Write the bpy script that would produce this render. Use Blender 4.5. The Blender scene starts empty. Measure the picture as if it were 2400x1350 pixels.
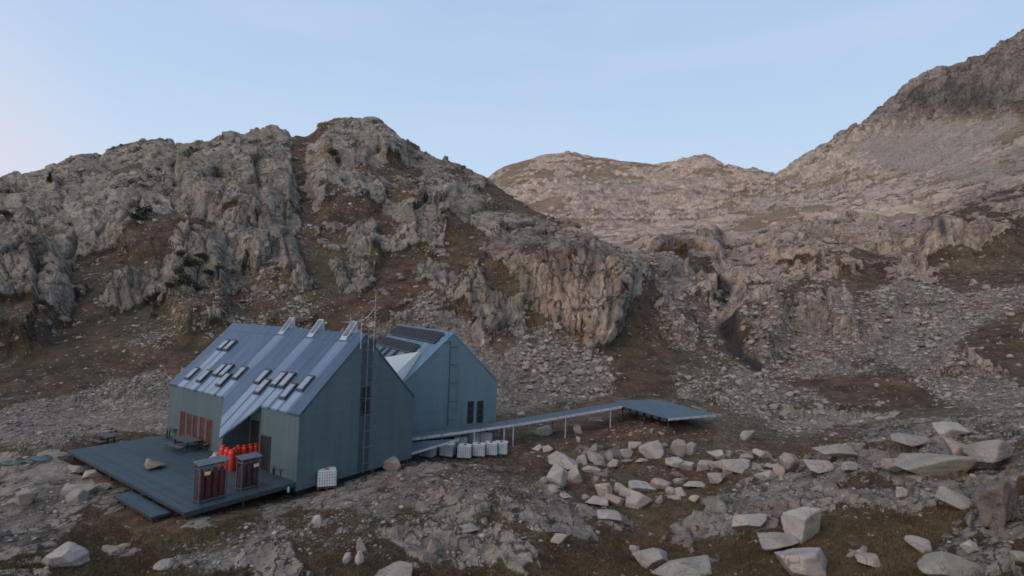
import bpy, bmesh, math, random
import numpy as np
from mathutils import Vector, Matrix

S = bpy.context.scene
C = S.collection
random.seed(4)
ZC = 12.0                                   # eye height above the datum
F_PX, PITCH, ROLL = 1249.4, 0.0383, 0.0334  # solved from the hut's corners

# ------------------------------------------------------------------ camera
cam_data = bpy.data.cameras.new('camera')
cam = bpy.data.objects.new('camera', cam_data)
C.objects.link(cam)
cam_data.sensor_width = 36.0
cam_data.lens = 36.0 * F_PX / 2400.0
cam_data.clip_start = 0.1
cam_data.clip_end = 20000
_cp, _sp = math.cos(PITCH), math.sin(PITCH)
_r0, FWD, _u0 = np.array([1, 0, 0.]), np.array([0, _cp, _sp]), np.array([0, -_sp, _cp])
RIGHT = _r0 * math.cos(ROLL) + _u0 * math.sin(ROLL)
UP = -_r0 * math.sin(ROLL) + _u0 * math.cos(ROLL)
cam.matrix_world = Matrix(((RIGHT[0], UP[0], -FWD[0], 0), (RIGHT[1], UP[1], -FWD[1], 0),
                           (RIGHT[2], UP[2], -FWD[2], ZC), (0, 0, 0, 1)))
S.camera = cam

# ------------------------------------------------------------------ light and exposure
SUN_EL, SUN_AZ = 34.0, -135.0                 # degrees; azimuth from +Y, minus = to the left
S.view_settings.view_transform = 'Standard'
S.view_settings.look = 'None'
S.view_settings.exposure = 0.0
S.view_settings.gamma = 1.0
S.render.engine = 'CYCLES'
S.cycles.max_bounces = 5
S.cycles.diffuse_bounces = 3
S.cycles.filter_width = 1.7
world = bpy.data.worlds.new('World')
S.world = world
world.use_nodes = True
wt = world.node_tree
wt.nodes.clear()
def wn(t, **k):
    n = wt.nodes.new(t)
    for a, b in k.items(): setattr(n, a, b)
    return n
w_out = wn('ShaderNodeOutputWorld'); w_bg = wn('ShaderNodeBackground')
w_geo = wn('ShaderNodeTexCoord'); w_sep = wn('ShaderNodeSeparateXYZ')
wt.links.new(w_geo.outputs['Generated'], w_sep.inputs[0])
w_ramp = wn('ShaderNodeValToRGB')            # clear dusk sky by elevation
cr = w_ramp.color_ramp
cr.elements[0].position = 0.0; cr.elements[0].color = (0.57, 0.68, 0.83, 1)
cr.elements[1].position = 1.0; cr.elements[1].color = (0.24, 0.34, 0.54, 1)
for p, c in ((0.14, (0.57, 0.705, 0.86, 1)), (0.28, (0.49, 0.64, 0.83, 1)), (0.5, (0.385, 0.53, 0.765, 1))):
    e = cr.elements.new(p); e.color = c
wt.links.new(w_sep.outputs['Z'], w_ramp.inputs['Fac'])
# afterglow low on the sunset side
w_dot = wn('ShaderNodeVectorMath', operation='DOT_PRODUCT')
a = math.radians(-58)
w_dot.inputs[1].default_value = (math.sin(a), math.cos(a), 0.0)
wt.links.new(w_geo.outputs['Generated'], w_dot.inputs[0])
w_glow = wn('ShaderNodeMapRange'); w_glow.interpolation_type = 'SMOOTHSTEP'
w_glow.inputs['From Min'].default_value = 0.88; w_glow.inputs['From Max'].default_value = 1.0; w_glow.inputs['To Max'].default_value = 0.9
wt.links.new(w_dot.outputs['Value'], w_glow.inputs['Value'])
w_mix = wn('ShaderNodeMix', data_type='RGBA')
w_mix.inputs['B'].default_value = (0.72, 0.68, 0.76, 1)
wt.links.new(w_glow.outputs['Result'], w_mix.inputs['Factor'])
wt.links.new(w_ramp.outputs['Color'], w_mix.inputs['A'])
# thin high veil
w_map = wn('ShaderNodeMapping'); w_map.inputs['Scale'].default_value = (1.5, 1.5, 7)
wt.links.new(w_geo.outputs['Generated'], w_map.inputs['Vector'])
w_no = wn('ShaderNodeTexNoise'); w_no.inputs['Scale'].default_value = 1.3; w_no.inputs['Detail'].default_value = 4
wt.links.new(w_map.outputs[0], w_no.inputs['Vector'])
w_mr = wn('ShaderNodeMapRange'); w_mr.inputs['From Min'].default_value = 0.45; w_mr.inputs['From Max'].default_value = 0.8
w_mr.inputs['To Max'].default_value = 0.3
wt.links.new(w_no.outputs[0], w_mr.inputs['Value'])
w_mix2 = wn('ShaderNodeMix', data_type='RGBA'); w_mix2.inputs['B'].default_value = (0.62, 0.70, 0.88, 1)
wt.links.new(w_mr.outputs[0], w_mix2.inputs['Factor']); wt.links.new(w_mix.outputs['Result'], w_mix2.inputs['A'])
wt.links.new(w_mix2.outputs['Result'], w_bg.inputs['Color'])
w_bg.inputs['Strength'].default_value = 1.06
wt.links.new(w_bg.outputs[0], w_out.inputs[0])

sun_d = bpy.data.lights.new('sun', 'SUN'); sun_d.energy = 1.85; sun_d.angle = math.radians(70); sun_d.color = (1.0, 0.755, 0.59)
sun = bpy.data.objects.new('sun', sun_d); C.objects.link(sun)   # the broad warm afterglow behind the viewer's left shoulder
_a, _e = math.radians(SUN_AZ), math.radians(SUN_EL)
sun.rotation_euler = Vector((math.sin(_a) * math.cos(_e), math.cos(_a) * math.cos(_e), math.sin(_e))).to_track_quat('Z', 'Y').to_euler()

# ------------------------------------------------------------------ picture <-> place
def ray(px, py):
    """Direction through a photograph pixel, scaled to depth (world y) 1."""
    px = np.asarray(px, float); py = np.asarray(py, float)
    d = FWD + RIGHT * ((px - 1200) / F_PX)[..., None] + UP * ((675 - py) / F_PX)[..., None]
    return d / d[..., 1:2]
def world_at(px, py, depth):
    p = ray(px, py) * np.asarray(depth, float)[..., None]
    return p + np.array([0, 0, ZC])
def project(P):
    P = np.asarray(P, float) - np.array([0, 0, ZC])
    d = P @ FWD
    d = np.where(d < 0.1, 0.1, d)
    return 1200 + F_PX * (P @ RIGHT) / d, 675 - F_PX * (P @ UP) / d

# ------------------------------------------------------------------ noise
_rs = np.random.RandomState(5)
_LAT = _rs.rand(64, 64, 64).astype(np.float32) * 2 - 1
def vnoise(p):
    i = np.floor(p).astype(np.int32); f = (p - i).astype(np.float32)
    f = f * f * f * (f * (f * 6 - 15) + 10)
    x0, y0, z0 = i[..., 0] & 63, i[..., 1] & 63, i[..., 2] & 63
    x1, y1, z1 = (x0 + 1) & 63, (y0 + 1) & 63, (z0 + 1) & 63
    fx, fy, fz = f[..., 0], f[..., 1], f[..., 2]
    a = _LAT[x0, y0, z0] * (1 - fx) + _LAT[x1, y0, z0] * fx
    b = _LAT[x0, y1, z0] * (1 - fx) + _LAT[x1, y1, z0] * fx
    c = _LAT[x0, y0, z1] * (1 - fx) + _LAT[x1, y0, z1] * fx
    d = _LAT[x0, y1, z1] * (1 - fx) + _LAT[x1, y1, z1] * fx
    return (a * (1 - fy) + b * fy) * (1 - fz) + (c * (1 - fy) + d * fy) * fz
_ROT = np.array([[0.36, 0.48, -0.8], [-0.8, 0.6, 0.0], [0.48, 0.64, 0.6]])
def fbm(p, scale, octaves, gain=0.5, spacing=None, ridged=False):
    """Fractal noise; octaves finer than the local grid spacing fade out."""
    q = p / scale; out = 0; amp = 1.0; lam = scale
    for _ in range(octaves):
        n = vnoise(q)
        if ridged: n = 1 - 2 * np.abs(n) ** 0.8
        w = amp
        if spacing is not None: w = amp * np.clip(lam / spacing / 2.5 - 0.6, 0, 1)
        out = out + n * w
        q = (q @ _ROT) * 2.03 + 17.3; amp *= gain; lam /= 2.03
    return out
def _hash(i, k):
    h = (i[..., 0] * 374761393 + i[..., 1] * 668265263 + i[..., 2] * 2147483647 + k * 974634777) & 0xffffffff
    h = ((h ^ (h >> 13)) * 1274126177) & 0xffffffff
    return ((h ^ (h >> 16)) & 0xffffff).astype(np.float32) / 0xffffff
def blocks(p):
    """Broken-rock facets: every cell is a tilted plane of its own; returns height, edge distance, cell value."""
    i0 = np.floor(p).astype(np.int64)
    best = np.full(p.shape[:-1], 9e9, np.float32); second = best.copy()
    h = np.zeros(p.shape[:-1], np.float32); val = h.copy()
    for dx in (-1, 0, 1):
        for dy in (-1, 0, 1):
            for dz in (-1, 0, 1):
                i = i0 + np.array([dx, dy, dz])
                c = i + np.stack([_hash(i, 1), _hash(i, 2), _hash(i, 3)], -1)
                v = (p - c).astype(np.float32); d = (v * v).sum(-1)
                m = d < best
                second = np.where(m, best, np.minimum(second, d))
                best = np.where(m, d, best)
                g = np.stack([_hash(i, 4), _hash(i, 5), _hash(i, 6)], -1) - 0.5
                hv = _hash(i, 7)
                h = np.where(m, (hv - 0.5) * 0.9 + (g * v).sum(-1) * 1.5, h)
                val = np.where(m, hv, val)
    return h, np.sqrt(second) - np.sqrt(best), val

# ------------------------------------------------------------------ terrain controls
# Near ground: (photo x, photo y, height relative to the eye) -> a smooth sheet
near_pts = [(-300,1350,-11.3),(0,1350,-11.5),(300,1350,-11.7),(700,1350,-11.7),(1100,1350,-11.8),(1500,1350,-12.0),(1900,1350,-10.3),(2400,1350,-7.6),(2800,1350,-5.5),
 (0,1200,-11.9),(150,1130,-11.9),(0,1080,-12.0),(-300,1080,-12.0),(-300,1000,-12.0),(0,1010,-12.0),(300,1250,-11.95),(440,1218,-11.3),(352,1224,-11.5),(262,1172,-11.5),(240,1120,-11.3),(540,1192,-11.45),(150,1066,-11.1),(95,1085,-11.4),(640,1165,-11.8),(200,1110,-11.9),
 (600,1250,-11.3),(700,1172,-11.75),(770,1158,-11.45),(900,1105,-11.5),(1000,1100,-11.4),(1100,1100,-11.4),(800,1220,-11.0),(1100,1190,-11.0),(1300,1200,-11.2),(1000,1300,-11.6),
 (1230,1120,-12.4),(1100,1065,-12.45),(1180,1060,-12.4),(1020,1065,-12.4),(1250,1050,-12.2),(1330,1035,-11.7),(1450,1000,-10.9),(1450,965,-9.8),(1505,985,-9.75),(1565,992,-9.55),(1690,976,-9.45),(1545,945,-9.5),(1700,1010,-10.2),(1850,1040,-10.8),(1600,1040,-11.1),(1450,1060,-11.9),
 (1400,1120,-12.0),(1550,1120,-11.6),(1700,1110,-11.0),(1500,1180,-12.0),(1450,1250,-12.1),(1650,1180,-11.3),(1700,1280,-11.2),(1850,1120,-9.9),(1900,1200,-9.6),
 (2050,1040,-8.3),(2200,1000,-7.4),(2400,1010,-6.7),(2250,1110,-7.6),(2400,1150,-6.8),(2150,1250,-8.7),(2800,1100,-4.6),(1900,1048,-10.8),(2100,1003,-9.5),(2250,965,-9.0),(2400,950,-8.0)]
near_world = [(-26,46,-11.9),(-17,41,-12.0),(-20,36,-11.95),(-10,37,-11.8),(-24,39,-12.0),(-9,53,-11.7),(-3,48,-11.9),(-15,50,-12.0),(-14,9,-10.6),(0,9,-10.6),(12,9,-8.0),(-6,4,-9.8),(6,4,-9.0),(-34,34,-12.0),(-29,33,-11.5)]
curve = {
 'F1': [(-500,1010,52),(0,1000,52),(160,985,58),(390,960,62),(700,960,66),(963,960,68),(1165,950,66),(1300,945,66),(1450,930,70),(1600,942,68),(1700,960,64),(1900,1005,58),(2100,985,58),(2250,950,60),(2400,930,60),(3000,900,60)],
 'F2': [(-500,860,75),(0,880,72),(200,850,76),(390,860,76),(600,760,90),(850,760,92),(1000,740,95),(1165,760,95),(1300,790,95),(1400,835,92),(1560,800,97),(1700,835,92),(1800,855,90),(2000,830,85),(2200,800,88),(2400,760,90),(3000,730,90)],
 'F3': [(-500,650,105),(0,640,105),(200,620,108),(400,600,112),(700,560,130),(900,540,140),(1050,560,138),(1200,600,112),(1350,598,104),(1490,615,106),(1560,640,125),(1700,640,150),(1850,640,140),(2000,640,135),(2200,640,130),(2400,640,120),(3000,600,120)],
 'F4': [(-700,590,140),(-200,470,170),(0,420,190),(60,408,195),(105,400,200),(150,386,202),(190,370,204),(235,367,205),(250,360,210),(290,338,214),(330,330,215),(380,326,215),(400,329,213),(415,341,210),(440,336,206),(490,330,205),(515,320,206),(545,313,207),(575,319,207),(595,306,208),(620,303,208),(635,296,208),(655,300,208),(668,306,209),(690,318,210),(720,319,212),(735,310,214),(750,298,215),(790,291,220),(800,286,221),(870,284,222),(890,292,221),(915,303,220),(965,340,215),(1000,360,212),(1050,380,208),(1100,400,205),(1137,422,200),(1200,462,185),(1260,497,172),(1330,530,160),(1400,565,148),(1460,588,140),(1520,606,146),(1600,600,175),(1700,580,190),(1850,560,200),(2000,560,190),(2150,540,180),(2250,500,175),(2400,480,160),(3000,430,150)],
 'H': [(-700,760,230),(0,600,260),(400,500,280),(850,470,300),(1137,520,250),(1200,560,230),(1330,600,215),(1400,608,205),(1460,606,195),(1520,596,200),(1600,580,215),(1700,560,235),(1850,540,240),(2000,520,230),(2150,500,220),(2250,460,215),(2400,440,200),(3000,390,190)],
 'G1': [(-700,760,500),(0,640,500),(850,520,500),(1137,500,450),(1300,505,400),(1500,520,380),(1700,490,400),(1850,470,380),(2000,450,340),(2150,420,320),(2300,370,300),(2400,330,290),(3000,250,270)],
 'G2': [(-700,760,800),(0,640,800),(850,540,800),(1137,460,740),(1300,425,740),(1500,435,740),(1640,430,700),(1830,440,560),(1950,395,480),(2100,325,430),(2250,260,400),(2400,200,380),(3000,60,350)],
 'GS': [(-700,760,1000),(0,660,1000),(850,580,1000),(1000,520,1000),(1100,450,1000),(1137,422,1000),(1160,402,1000),(1180,390,1000),(1200,384,1000),(1225,377,1000),(1250,371,1000),(1275,361,1000),(1300,359,1000),(1320,356,1000),(1345,356,1000),(1390,368,990),(1420,370,980),(1450,376,960),(1500,380,950),(1530,384,940),(1580,382,920),(1610,370,900),(1632,363,900),(1655,364,895),(1672,373,890),(1700,392,850),(1740,400,820),(1765,399,800),(1800,406,760),(1825,410,720),(1840,403,710),(1860,385,700),(1880,373,690),(1895,358,680),(1905,359,676),(1920,348,670),(1945,333,660),(1975,305,650),(1985,307,645),(2005,292,640),(2030,287,620),(2060,262,600),(2085,245,585),(2110,225,570),(2125,203,560),(2150,187,548),(2178,172,540),(2205,167,535),(2217,172,530),(2240,157,525),(2270,145,520),(2310,125,510),(2320,112,508),(2345,93,500),(2385,75,493),(2400,68,490),(3000,-230,450)],
}
# What covers the ground where: (channel, value, soft edge in photo pixels, outline)
R_, SC, WET, PINK, DARK, BULGE = 0, 1, 2, 3, 4, 5
paint = [
 # whole regions
 (R_, 0.10, 30, [(-400,300),(1130,300),(1560,640),(1300,900),(-400,1000)]),
 (R_, 0.25, 30, [(1137,300),(2900,-300),(2900,560),(1700,640),(1500,600)]),
 (R_, 0.0, 30, [(1500,600),(2900,520),(2900,960),(1900,1000),(1440,940)]),
 (R_, -0.75, 30, [(-400,1000),(390,960),(1165,950),(1450,930),(1900,1010),(2900,900),(2900,1600),(-400,1600)]),
 # rock
 (R_, 0.62, 18, [(420,340),(690,305),(680,420),(690,540),(640,560),(420,520),(250,540),(0,600),(-300,600),(-300,440),(240,370)]),
 (R_, 0.70, 14, [(724,308),(745,286),(870,270),(960,330),(1130,415),(1140,520),(1080,580),(950,570),(860,500),(740,470),(705,400)]),
 (R_, 0.9, 14, [(-300,600),(150,580),(180,700),(160,780),(80,850),(-300,880)]),
 (R_, 0.5, 20, [(240,660),(420,590),(520,590),(620,600),(690,680),(720,700),(650,760),(540,770),(430,800),(380,780),(390,720),(250,690)]),
 (R_, 0.6, 12, [(800,540),(880,520),(900,620),(850,640),(800,600)]),
 (R_, 0.5, 12, [(730,410),(840,410),(860,470),(940,480),(940,540),(880,520),(800,530),(745,540),(700,500)]),
 (R_, 0.8, 10, [(930,440),(1080,440),(1090,560),(960,580),(930,520)]),
 (R_, 0.8, 10, [(1070,650),(1130,630),(1155,720),(1090,715)]),
 (R_, 0.4, 15, [(980,610),(1060,615),(1045,655),(975,650)]),
 (R_, 0.55, 16, [(1140,470),(1250,500),(1400,570),(1500,610),(1380,600),(1230,560),(1150,520)]),
 (R_, 1.0, 10, [(1130,560),(1210,545),(1230,600),(1330,590),(1490,600),(1490,690),(1450,800),(1410,830),(1380,830),(1290,760),(1250,700),(1180,650),(1150,620)]),
 (R_, 0.6, 20, [(1500,600),(1700,560),(1900,520),(2100,520),(2170,640),(1950,660),(1800,640),(1690,670),(1600,650)]),
 (R_, 1.0, 10, [(1720,755),(1830,730),(1850,800),(1800,860),(1770,850),(1710,790)]),
 (R_, 0.8, 12, [(1930,720),(2000,700),(2015,800),(1950,790)]),
 (R_, 0.7, 12, [(1560,640),(1680,660),(1800,690),(1860,700),(1850,740),(1700,740),(1620,700)]),
 (R_, 0.95, 10, [(2150,560),(2230,520),(2370,530),(2385,570),(2310,610),(2180,620)]),
 (R_, 0.6, 12, [(1540,740),(1620,740),(1640,800),(1570,790)]),
 (R_, 1.1, 10, [(1830,412),(1980,300),(2200,165),(2900,-300),(2900,260),(2400,280),(2260,250),(2140,270),(2000,300),(1900,380)]),
 (R_, 0.35, 20, [(2330,250),(2900,200),(2900,420),(2400,410),(2290,400),(2270,330)]),
 (R_, 0.05, 20, [(1900,420),(2900,400),(2900,560),(2400,540),(2100,520),(1900,500)]),
 (R_, 0.45, 10, [(560,565),(690,540),(722,640),(722,690),(650,690),(590,650)]),
 (R_, 0.55, 10, [(600,640),(690,690),(725,730),(660,770),(580,740)]),
 (R_, 0.5, 16, [(1500,640),(1900,640),(2040,700),(1900,790),(1830,880),(1700,880),(1560,800),(1530,700)]),
 (R_, 0.8, 8, [(1560,640),(1680,660),(1800,690),(1860,700),(1850,740),(1700,740),(1620,700)]),
 (R_, 0.8, 8, [(1620,560),(1680,575),(1690,625),(1600,625),(1580,600)]),
 # grass
 (R_, -1.7, 6, [(694,326),(719,324),(716,420),(738,520),(760,600),(806,700),(880,740),(900,770),(760,770),(730,680),(690,560),(712,520),(690,450),(680,380)]),
 (R_, -0.85, 14, [(740,520),(800,490),(880,480),(930,530),(910,580),(960,600),(1000,650),(1060,660),(1100,640),(1120,700),(1160,760),(1210,800),(1230,840),(1200,870),(1150,800),(1090,760),(1000,690),(930,690),(880,740),(830,730),(800,660),(760,590)]),
 (R_, -0.6, 8, [(840,400),(950,385),(1000,400),(960,420),(880,430),(840,420)]),
 (R_, -0.9, 10, [(1060,520),(1110,530),(1140,575),(1110,600),(1060,590),(1050,560)]),
 (R_, -0.9, 10, [(1150,600),(1210,640),(1240,700),(1290,770),(1250,790),(1200,720),(1160,680),(1130,620)]),
 (R_, -0.9, 16, [(-300,890),(100,860),(180,800),(170,640),(240,640),(235,760),(300,800),(380,790),(440,820),(520,780),(620,770),(700,760),(780,760),(900,770),(800,800),(560,860),(390,880),(300,870),(200,920),(100,950),(-300,970)]),
 (R_, -0.7, 14, [(60,520),(150,530),(200,560),(270,600),(380,590),(400,540),(430,540),(390,620),(330,650),(240,700),(180,680),(170,610),(130,570)]),
 (R_, -0.6, 10, [(520,560),(600,560),(640,570),(600,590),(520,580)]),
 (R_, -0.9, 12, [(1500,640),(1560,660),(1590,690),(1530,700),(1510,760),(1490,830),(1440,870),(1470,760),(1490,700)]),
 (R_, -0.8, 14, [(1440,800),(1530,800),(1560,860),(1700,880),(1640,930),(1500,920),(1430,880)]),
 (R_, -0.9, 16, [(2230,760),(2400,700),(2900,640),(2900,900),(2400,890),(2330,870),(2250,800)]),
 (R_, -0.9, 12, [(2050,760),(2140,770),(2130,810),(2060,800)]),
 (R_, -0.9, 16, [(1900,900),(2100,860),(2250,880),(2300,940),(2150,960),(1960,950)]),
 (R_, -0.8, 14, [(2170,640),(2300,600),(2400,560),(2900,540),(2900,680),(2400,670),(2300,660),(2200,680)]),
 (R_, -0.7, 10, [(1950,660),(2030,680),(2020,730),(1960,700)]),
 (R_, -0.7, 12, [(1600,700),(1680,740),(1690,830),(1640,830),(1600,760)]),
 (R_, 0.5, 8, [(420,690),(500,660),(560,700),(560,765),(500,775),(440,770)]), (R_, 0.55, 8, [(600,725),(645,720),(650,765),(605,770)]), (R_, 0.5, 8, [(700,700),(730,690),(745,715),(715,725)]),
 (R_, 0.6, 7, [(780,640),(850,620),(880,660),(850,690),(800,680)]), (R_, 0.45, 7, [(345,740),(400,730),(420,780),(360,790)]), (R_, 0.5, 7, [(150,830),(215,820),(225,850),(165,860)]),
 (R_, 0.5, 8, [(240,650),(290,610),(330,640),(310,690),(250,700)]), (R_, 0.5, 6, [(700,640),(740,650),(735,690),(705,690)]),
 # scree and talus
 (SC, 1.0, 8, [(-300,975),(0,965),(130,935),(270,890),(380,870),(420,900),(420,1010),(300,1012),(150,1040),(-300,1060)]),
 (SC, 1.0, 10, [(980,690),(1010,680),(1040,720),(1110,780),(1170,850),(1210,810),(1250,780),(1290,770),(1390,830),(1430,850),(1440,920),(1330,945),(1165,965),(1000,900),(900,800),(880,770),(960,760)]),
 (SC, 0.6, 16, [(1560,850),(1700,880),(1760,860),(1900,900),(1950,960),(2100,990),(1950,1005),(1860,1020),(1700,955),(1600,930)]),
 (SC, 0.8, 14, [(1700,830),(1900,780),(2040,690),(2130,650),(2250,690),(2400,670),(2900,650),(2900,720),(2400,720),(2250,780),(2240,840),(2400,920),(2900,960),(2900,1000),(2400,985),(2250,960),(2120,870),(1960,880),(1830,880)]),
 (SC, 1.0, 10, [(1980,352),(2060,310),(2150,282),(2300,285),(2360,262),(2400,270),(2330,330),(2270,370),(2380,400),(2250,415),(2120,405),(2050,375)]),
 (SC, 0.6, 16, [(1400,570),(1480,570),(1560,620),(1640,660),(1560,660),(1480,600)]),
 (SC, 0.45, 25, [(1200,440),(1400,400),(1560,400),(1760,430),(1700,470),(1500,460),(1300,480)]),
 (SC, 0.3, 20, [(1500,640),(1900,640),(2040,700),(1900,790),(1830,880),(1700,880),(1560,800),(1530,700)]),
 (SC, 0.22, 25, [(560,640),(760,680),(900,770),(1000,800),(780,800),(420,840),(240,800),(380,740)]),
 # foreground bedrock
 (R_, 0.78, 26, [(400,1262),(500,1215),(700,1172),(850,1120),(1000,1098),(1130,1104),(1250,1150),(1330,1170),(1420,1250),(1300,1240),(1130,1310),(900,1270),(700,1310),(450,1345),(360,1350),(420,1290)]),
 (R_, 0.72, 22, [(-300,1090),(150,1085),(260,1135),(300,1180),(350,1215),(300,1240),(170,1230),(100,1260),(-300,1240)]),
 (R_, 0.5, 10, [(940,1240),(1100,1240),(1170,1290),(1120,1320),(960,1280)]),
 (R_, 0.9, 6, [(230,1282),(300,1262),(400,1250),(385,1288),(300,1308)]),
 (R_, 0.74, 26, [(1560,1230),(1700,1150),(1900,1085),(2050,1025),(2200,990),(2900,1000),(2900,1120),(2400,1120),(2270,1190),(2100,1200),(1950,1190),(1850,1220),(1650,1260)]),
 (R_, 0.7, 8, [(1370,1118),(1440,1098),(1520,1096),(1650,1112),(1560,1132),(1400,1132)]),
 (R_, -0.9, 14, [(1700,985),(1900,1030),(1950,1060),(1860,1075),(1600,1060),(1450,1010),(1230,1000),(1240,1050),(1210,1110),(1330,1040),(1560,1000)]),
 (R_, -0.8, 12, [(1180,1085),(1260,1060),(1290,1090),(1260,1150),(1200,1130)]),
 (SC, 0.30, 26, [(400,1262),(700,1172),(1000,1098),(1130,1104),(1330,1170),(1420,1250),(1130,1310),(700,1310),(450,1345)]),
 (SC, 0.34, 14, [(1150,1120),(1300,1150),(1400,1235),(1280,1230),(1170,1180)]),
 (SC, 0.22, 26, [(1560,1230),(1700,1150),(2050,1025),(2400,1000),(2400,1190),(1950,1200),(1650,1260)]),
 # wet streaks and pools
 (WET, 1.7, 4, [(1657,666),(1681,659),(1714,677),(1712,692),(1688,690)]), (WET, 1.7, 4, [(1692,688),(1706,688),(1702,716),(1693,732),(1688,712)]),
 (WET, 1.8, 4, [(1681,772),(1701,752),(1717,769),(1720,800),(1737,832),(1747,843),(1730,842),(1699,802)]), (WET, 1.7, 4, [(1738,834),(1755,850),(1774,858),(1804,869),(1782,870),(1744,854)]),
 (WET, 1.0, 4, [(2211,550),(2223,542),(2228,580),(2222,608),(2208,608)]), (WET, 0.7, 6, [(1308,610),(1337,608),(1332,700),(1322,745),(1310,680)]), (WET, 0.6, 6, [(1260,612),(1360,600),(1440,610),(1360,625),(1280,630)]),
 (WET, 0.8, 5, [(1676,556),(1698,548),(1696,584),(1678,590)]), (WET, 0.9, 5, [(1548,598),(1592,590),(1577,606),(1553,608)]), (WET, 0.9, 5, [(1592,556),(1606,552),(1604,590),(1594,590)]), (WET, 0.9, 4, [(1868,664),(1892,660),(1890,684),(1872,684)]),
 (WET, 0.8, 4, [(1600,660),(1610,656),(1612,676),(1604,680)]), (WET, 0.5, 8, [(2140,220),(2190,230),(2180,262),(2150,260)]), (WET, 0.5, 8, [(2215,200),(2350,205),(2330,255),(2230,265)]),
 # outcrops that stand forward of the slope (metres)
 (BULGE, 4.5, 10, [(1712,762),(1760,740),(1830,735),(1852,800),(1800,860),(1768,848),(1708,792)]), (BULGE, 3.0, 9, [(1935,722),(1995,705),(2015,800),(1955,785)]),
 (BULGE, 2.2, 9, [(1545,745),(1620,742),(1640,800),(1575,795)]), (BULGE, 2.0, 14, [(1240,610),(1350,595),(1480,620),(1470,690),(1420,820),(1380,830),(1300,760),(1255,690)]),
 (BULGE, 2.0, 8, [(1250,610),(1290,605),(1300,690),(1262,690)]), (BULGE, 2.2, 8, [(1370,640),(1460,640),(1440,780),(1390,800)]),
 (BULGE, 3.5, 14, [(1490,560),(1690,570),(1690,630),(1560,640)]), (BULGE, 3.0, 12, [(1800,560),(1960,530),(2100,560),(2130,630),(1950,655),(1820,640)]), (BULGE, 3.0, 10, [(2160,560),(2230,520),(2290,560),(2290,615),(2180,620)]), (BULGE, 3.0, 10, [(2290,540),(2370,530),(2390,575),(2310,612)]),
 (BULGE, 2.5, 9, [(1600,650),(1680,670),(1660,720),(1600,700)]), (BULGE, 2.4, 8, [(1730,690),(1800,690),(1850,715),(1800,745),(1735,740)]), (BULGE, 2.0, 8, [(1850,690),(1930,690),(1930,725),(1860,730)]), (BULGE, 2.2, 8, [(2040,700),(2100,690),(2110,735),(2050,740)]),
 (BULGE, 3.5, 14, [(250,545),(420,520),(520,560),(500,600),(330,620)]), (BULGE, 4.0, 16, [(430,370),(560,350),(680,400),(690,520),(560,540),(440,470)]), (BULGE, 3.0, 12, [(560,570),(690,560),(720,680),(640,690),(580,640)]),
 (BULGE, 4.0, 16, [(750,310),(880,300),(960,370),(900,390),(760,400)]), (BULGE, 3.0, 12, [(930,440),(1070,440),(1085,560),(960,580)]), (BULGE, 3.0, 12, [(740,420),(840,415),(880,500),(760,530)]), (BULGE, 3.5, 14, [(-200,610),(140,590),(170,700),(100,820),(-200,860)]),
 (BULGE, 2.2, 8, [(800,545),(880,530),(900,630),(850,640)]), (BULGE, 2.0, 8, [(1072,655),(1128,640),(1150,715),(1092,712)]), (BULGE, 2.5, 10, [(400,600),(520,600),(540,760),(440,790),(390,720)]),
 # rosy granite
 (PINK, 0.8, 16, [(1230,600),(1330,592),(1440,620),(1420,820),(1380,830),(1290,760),(1250,690)]),
 (PINK, 0.7, 16, [(1130,560),(1160,620),(1220,680),(1230,600),(1170,560)]),
 (PINK, 0.7, 20, [(1137,300),(1900,300),(1800,440),(1700,560),(1500,600),(1300,560)]),
 (PINK, 0.5, 20, [(1165,770),(1390,840),(1440,930),(1165,960)]),
 (PINK, 0.6, 14, [(1580,580),(1680,580),(1680,620),(1580,620)]),
 (PINK, 0.55, 30, [(1490,540),(2400,420),(2900,400),(2900,560),(2100,660),(1600,690)]),
 (PINK, 0.5, 14, [(1720,755),(1830,730),(1850,800),(1800,860),(1770,850)]),
 (PINK, 0.45, 20, [(1150,1110),(1300,1150),(1410,1240),(1280,1220),(1180,1170)]),
 (PINK, 0.4, 20, [(800,1110),(1100,1100),(1200,1170),(900,1180)]),
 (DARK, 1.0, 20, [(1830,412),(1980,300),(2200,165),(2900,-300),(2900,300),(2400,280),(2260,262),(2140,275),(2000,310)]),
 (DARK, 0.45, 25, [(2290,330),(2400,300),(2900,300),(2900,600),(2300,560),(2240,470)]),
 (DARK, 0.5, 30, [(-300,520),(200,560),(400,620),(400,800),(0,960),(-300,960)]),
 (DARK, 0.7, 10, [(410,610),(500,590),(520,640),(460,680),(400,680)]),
]
MX0, MY0, MSTEP = -320, -320, 4
_gx, _gy = np.meshgrid(np.arange(MX0, 2920, MSTEP), np.arange(MY0, 1620, MSTEP))
def _inside(poly):
    m = np.zeros(_gx.shape, bool); n = len(poly)
    for k in range(n):
        x0, y0 = poly[k]; x1, y1 = poly[(k + 1) % n]
        if y0 == y1: continue
        c = ((y0 <= _gy) & (_gy < y1)) | ((y1 <= _gy) & (_gy < y0))
        m ^= c & (_gx < (x1 - x0) * (_gy - y0) / (y1 - y0) + x0)
    return m.astype(np.float32)
def _blur(a, r):
    r = max(1, int(round(r)))
    for ax in (0, 1):
        for _ in range(2):
            pad = [(0, 0), (0, 0)]; pad[ax] = (r + 1, r)
            c = np.cumsum(np.pad(a, pad, mode='edge'), axis=ax)
            n = a.shape[ax]; w = 2 * r + 1
            a = (np.take(c, np.arange(w, w + n), ax) - np.take(c, np.arange(0, n), ax)) / w
    return a
maps = np.zeros((6,) + _gx.shape, np.float32)
maps[R_] = -0.4
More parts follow.
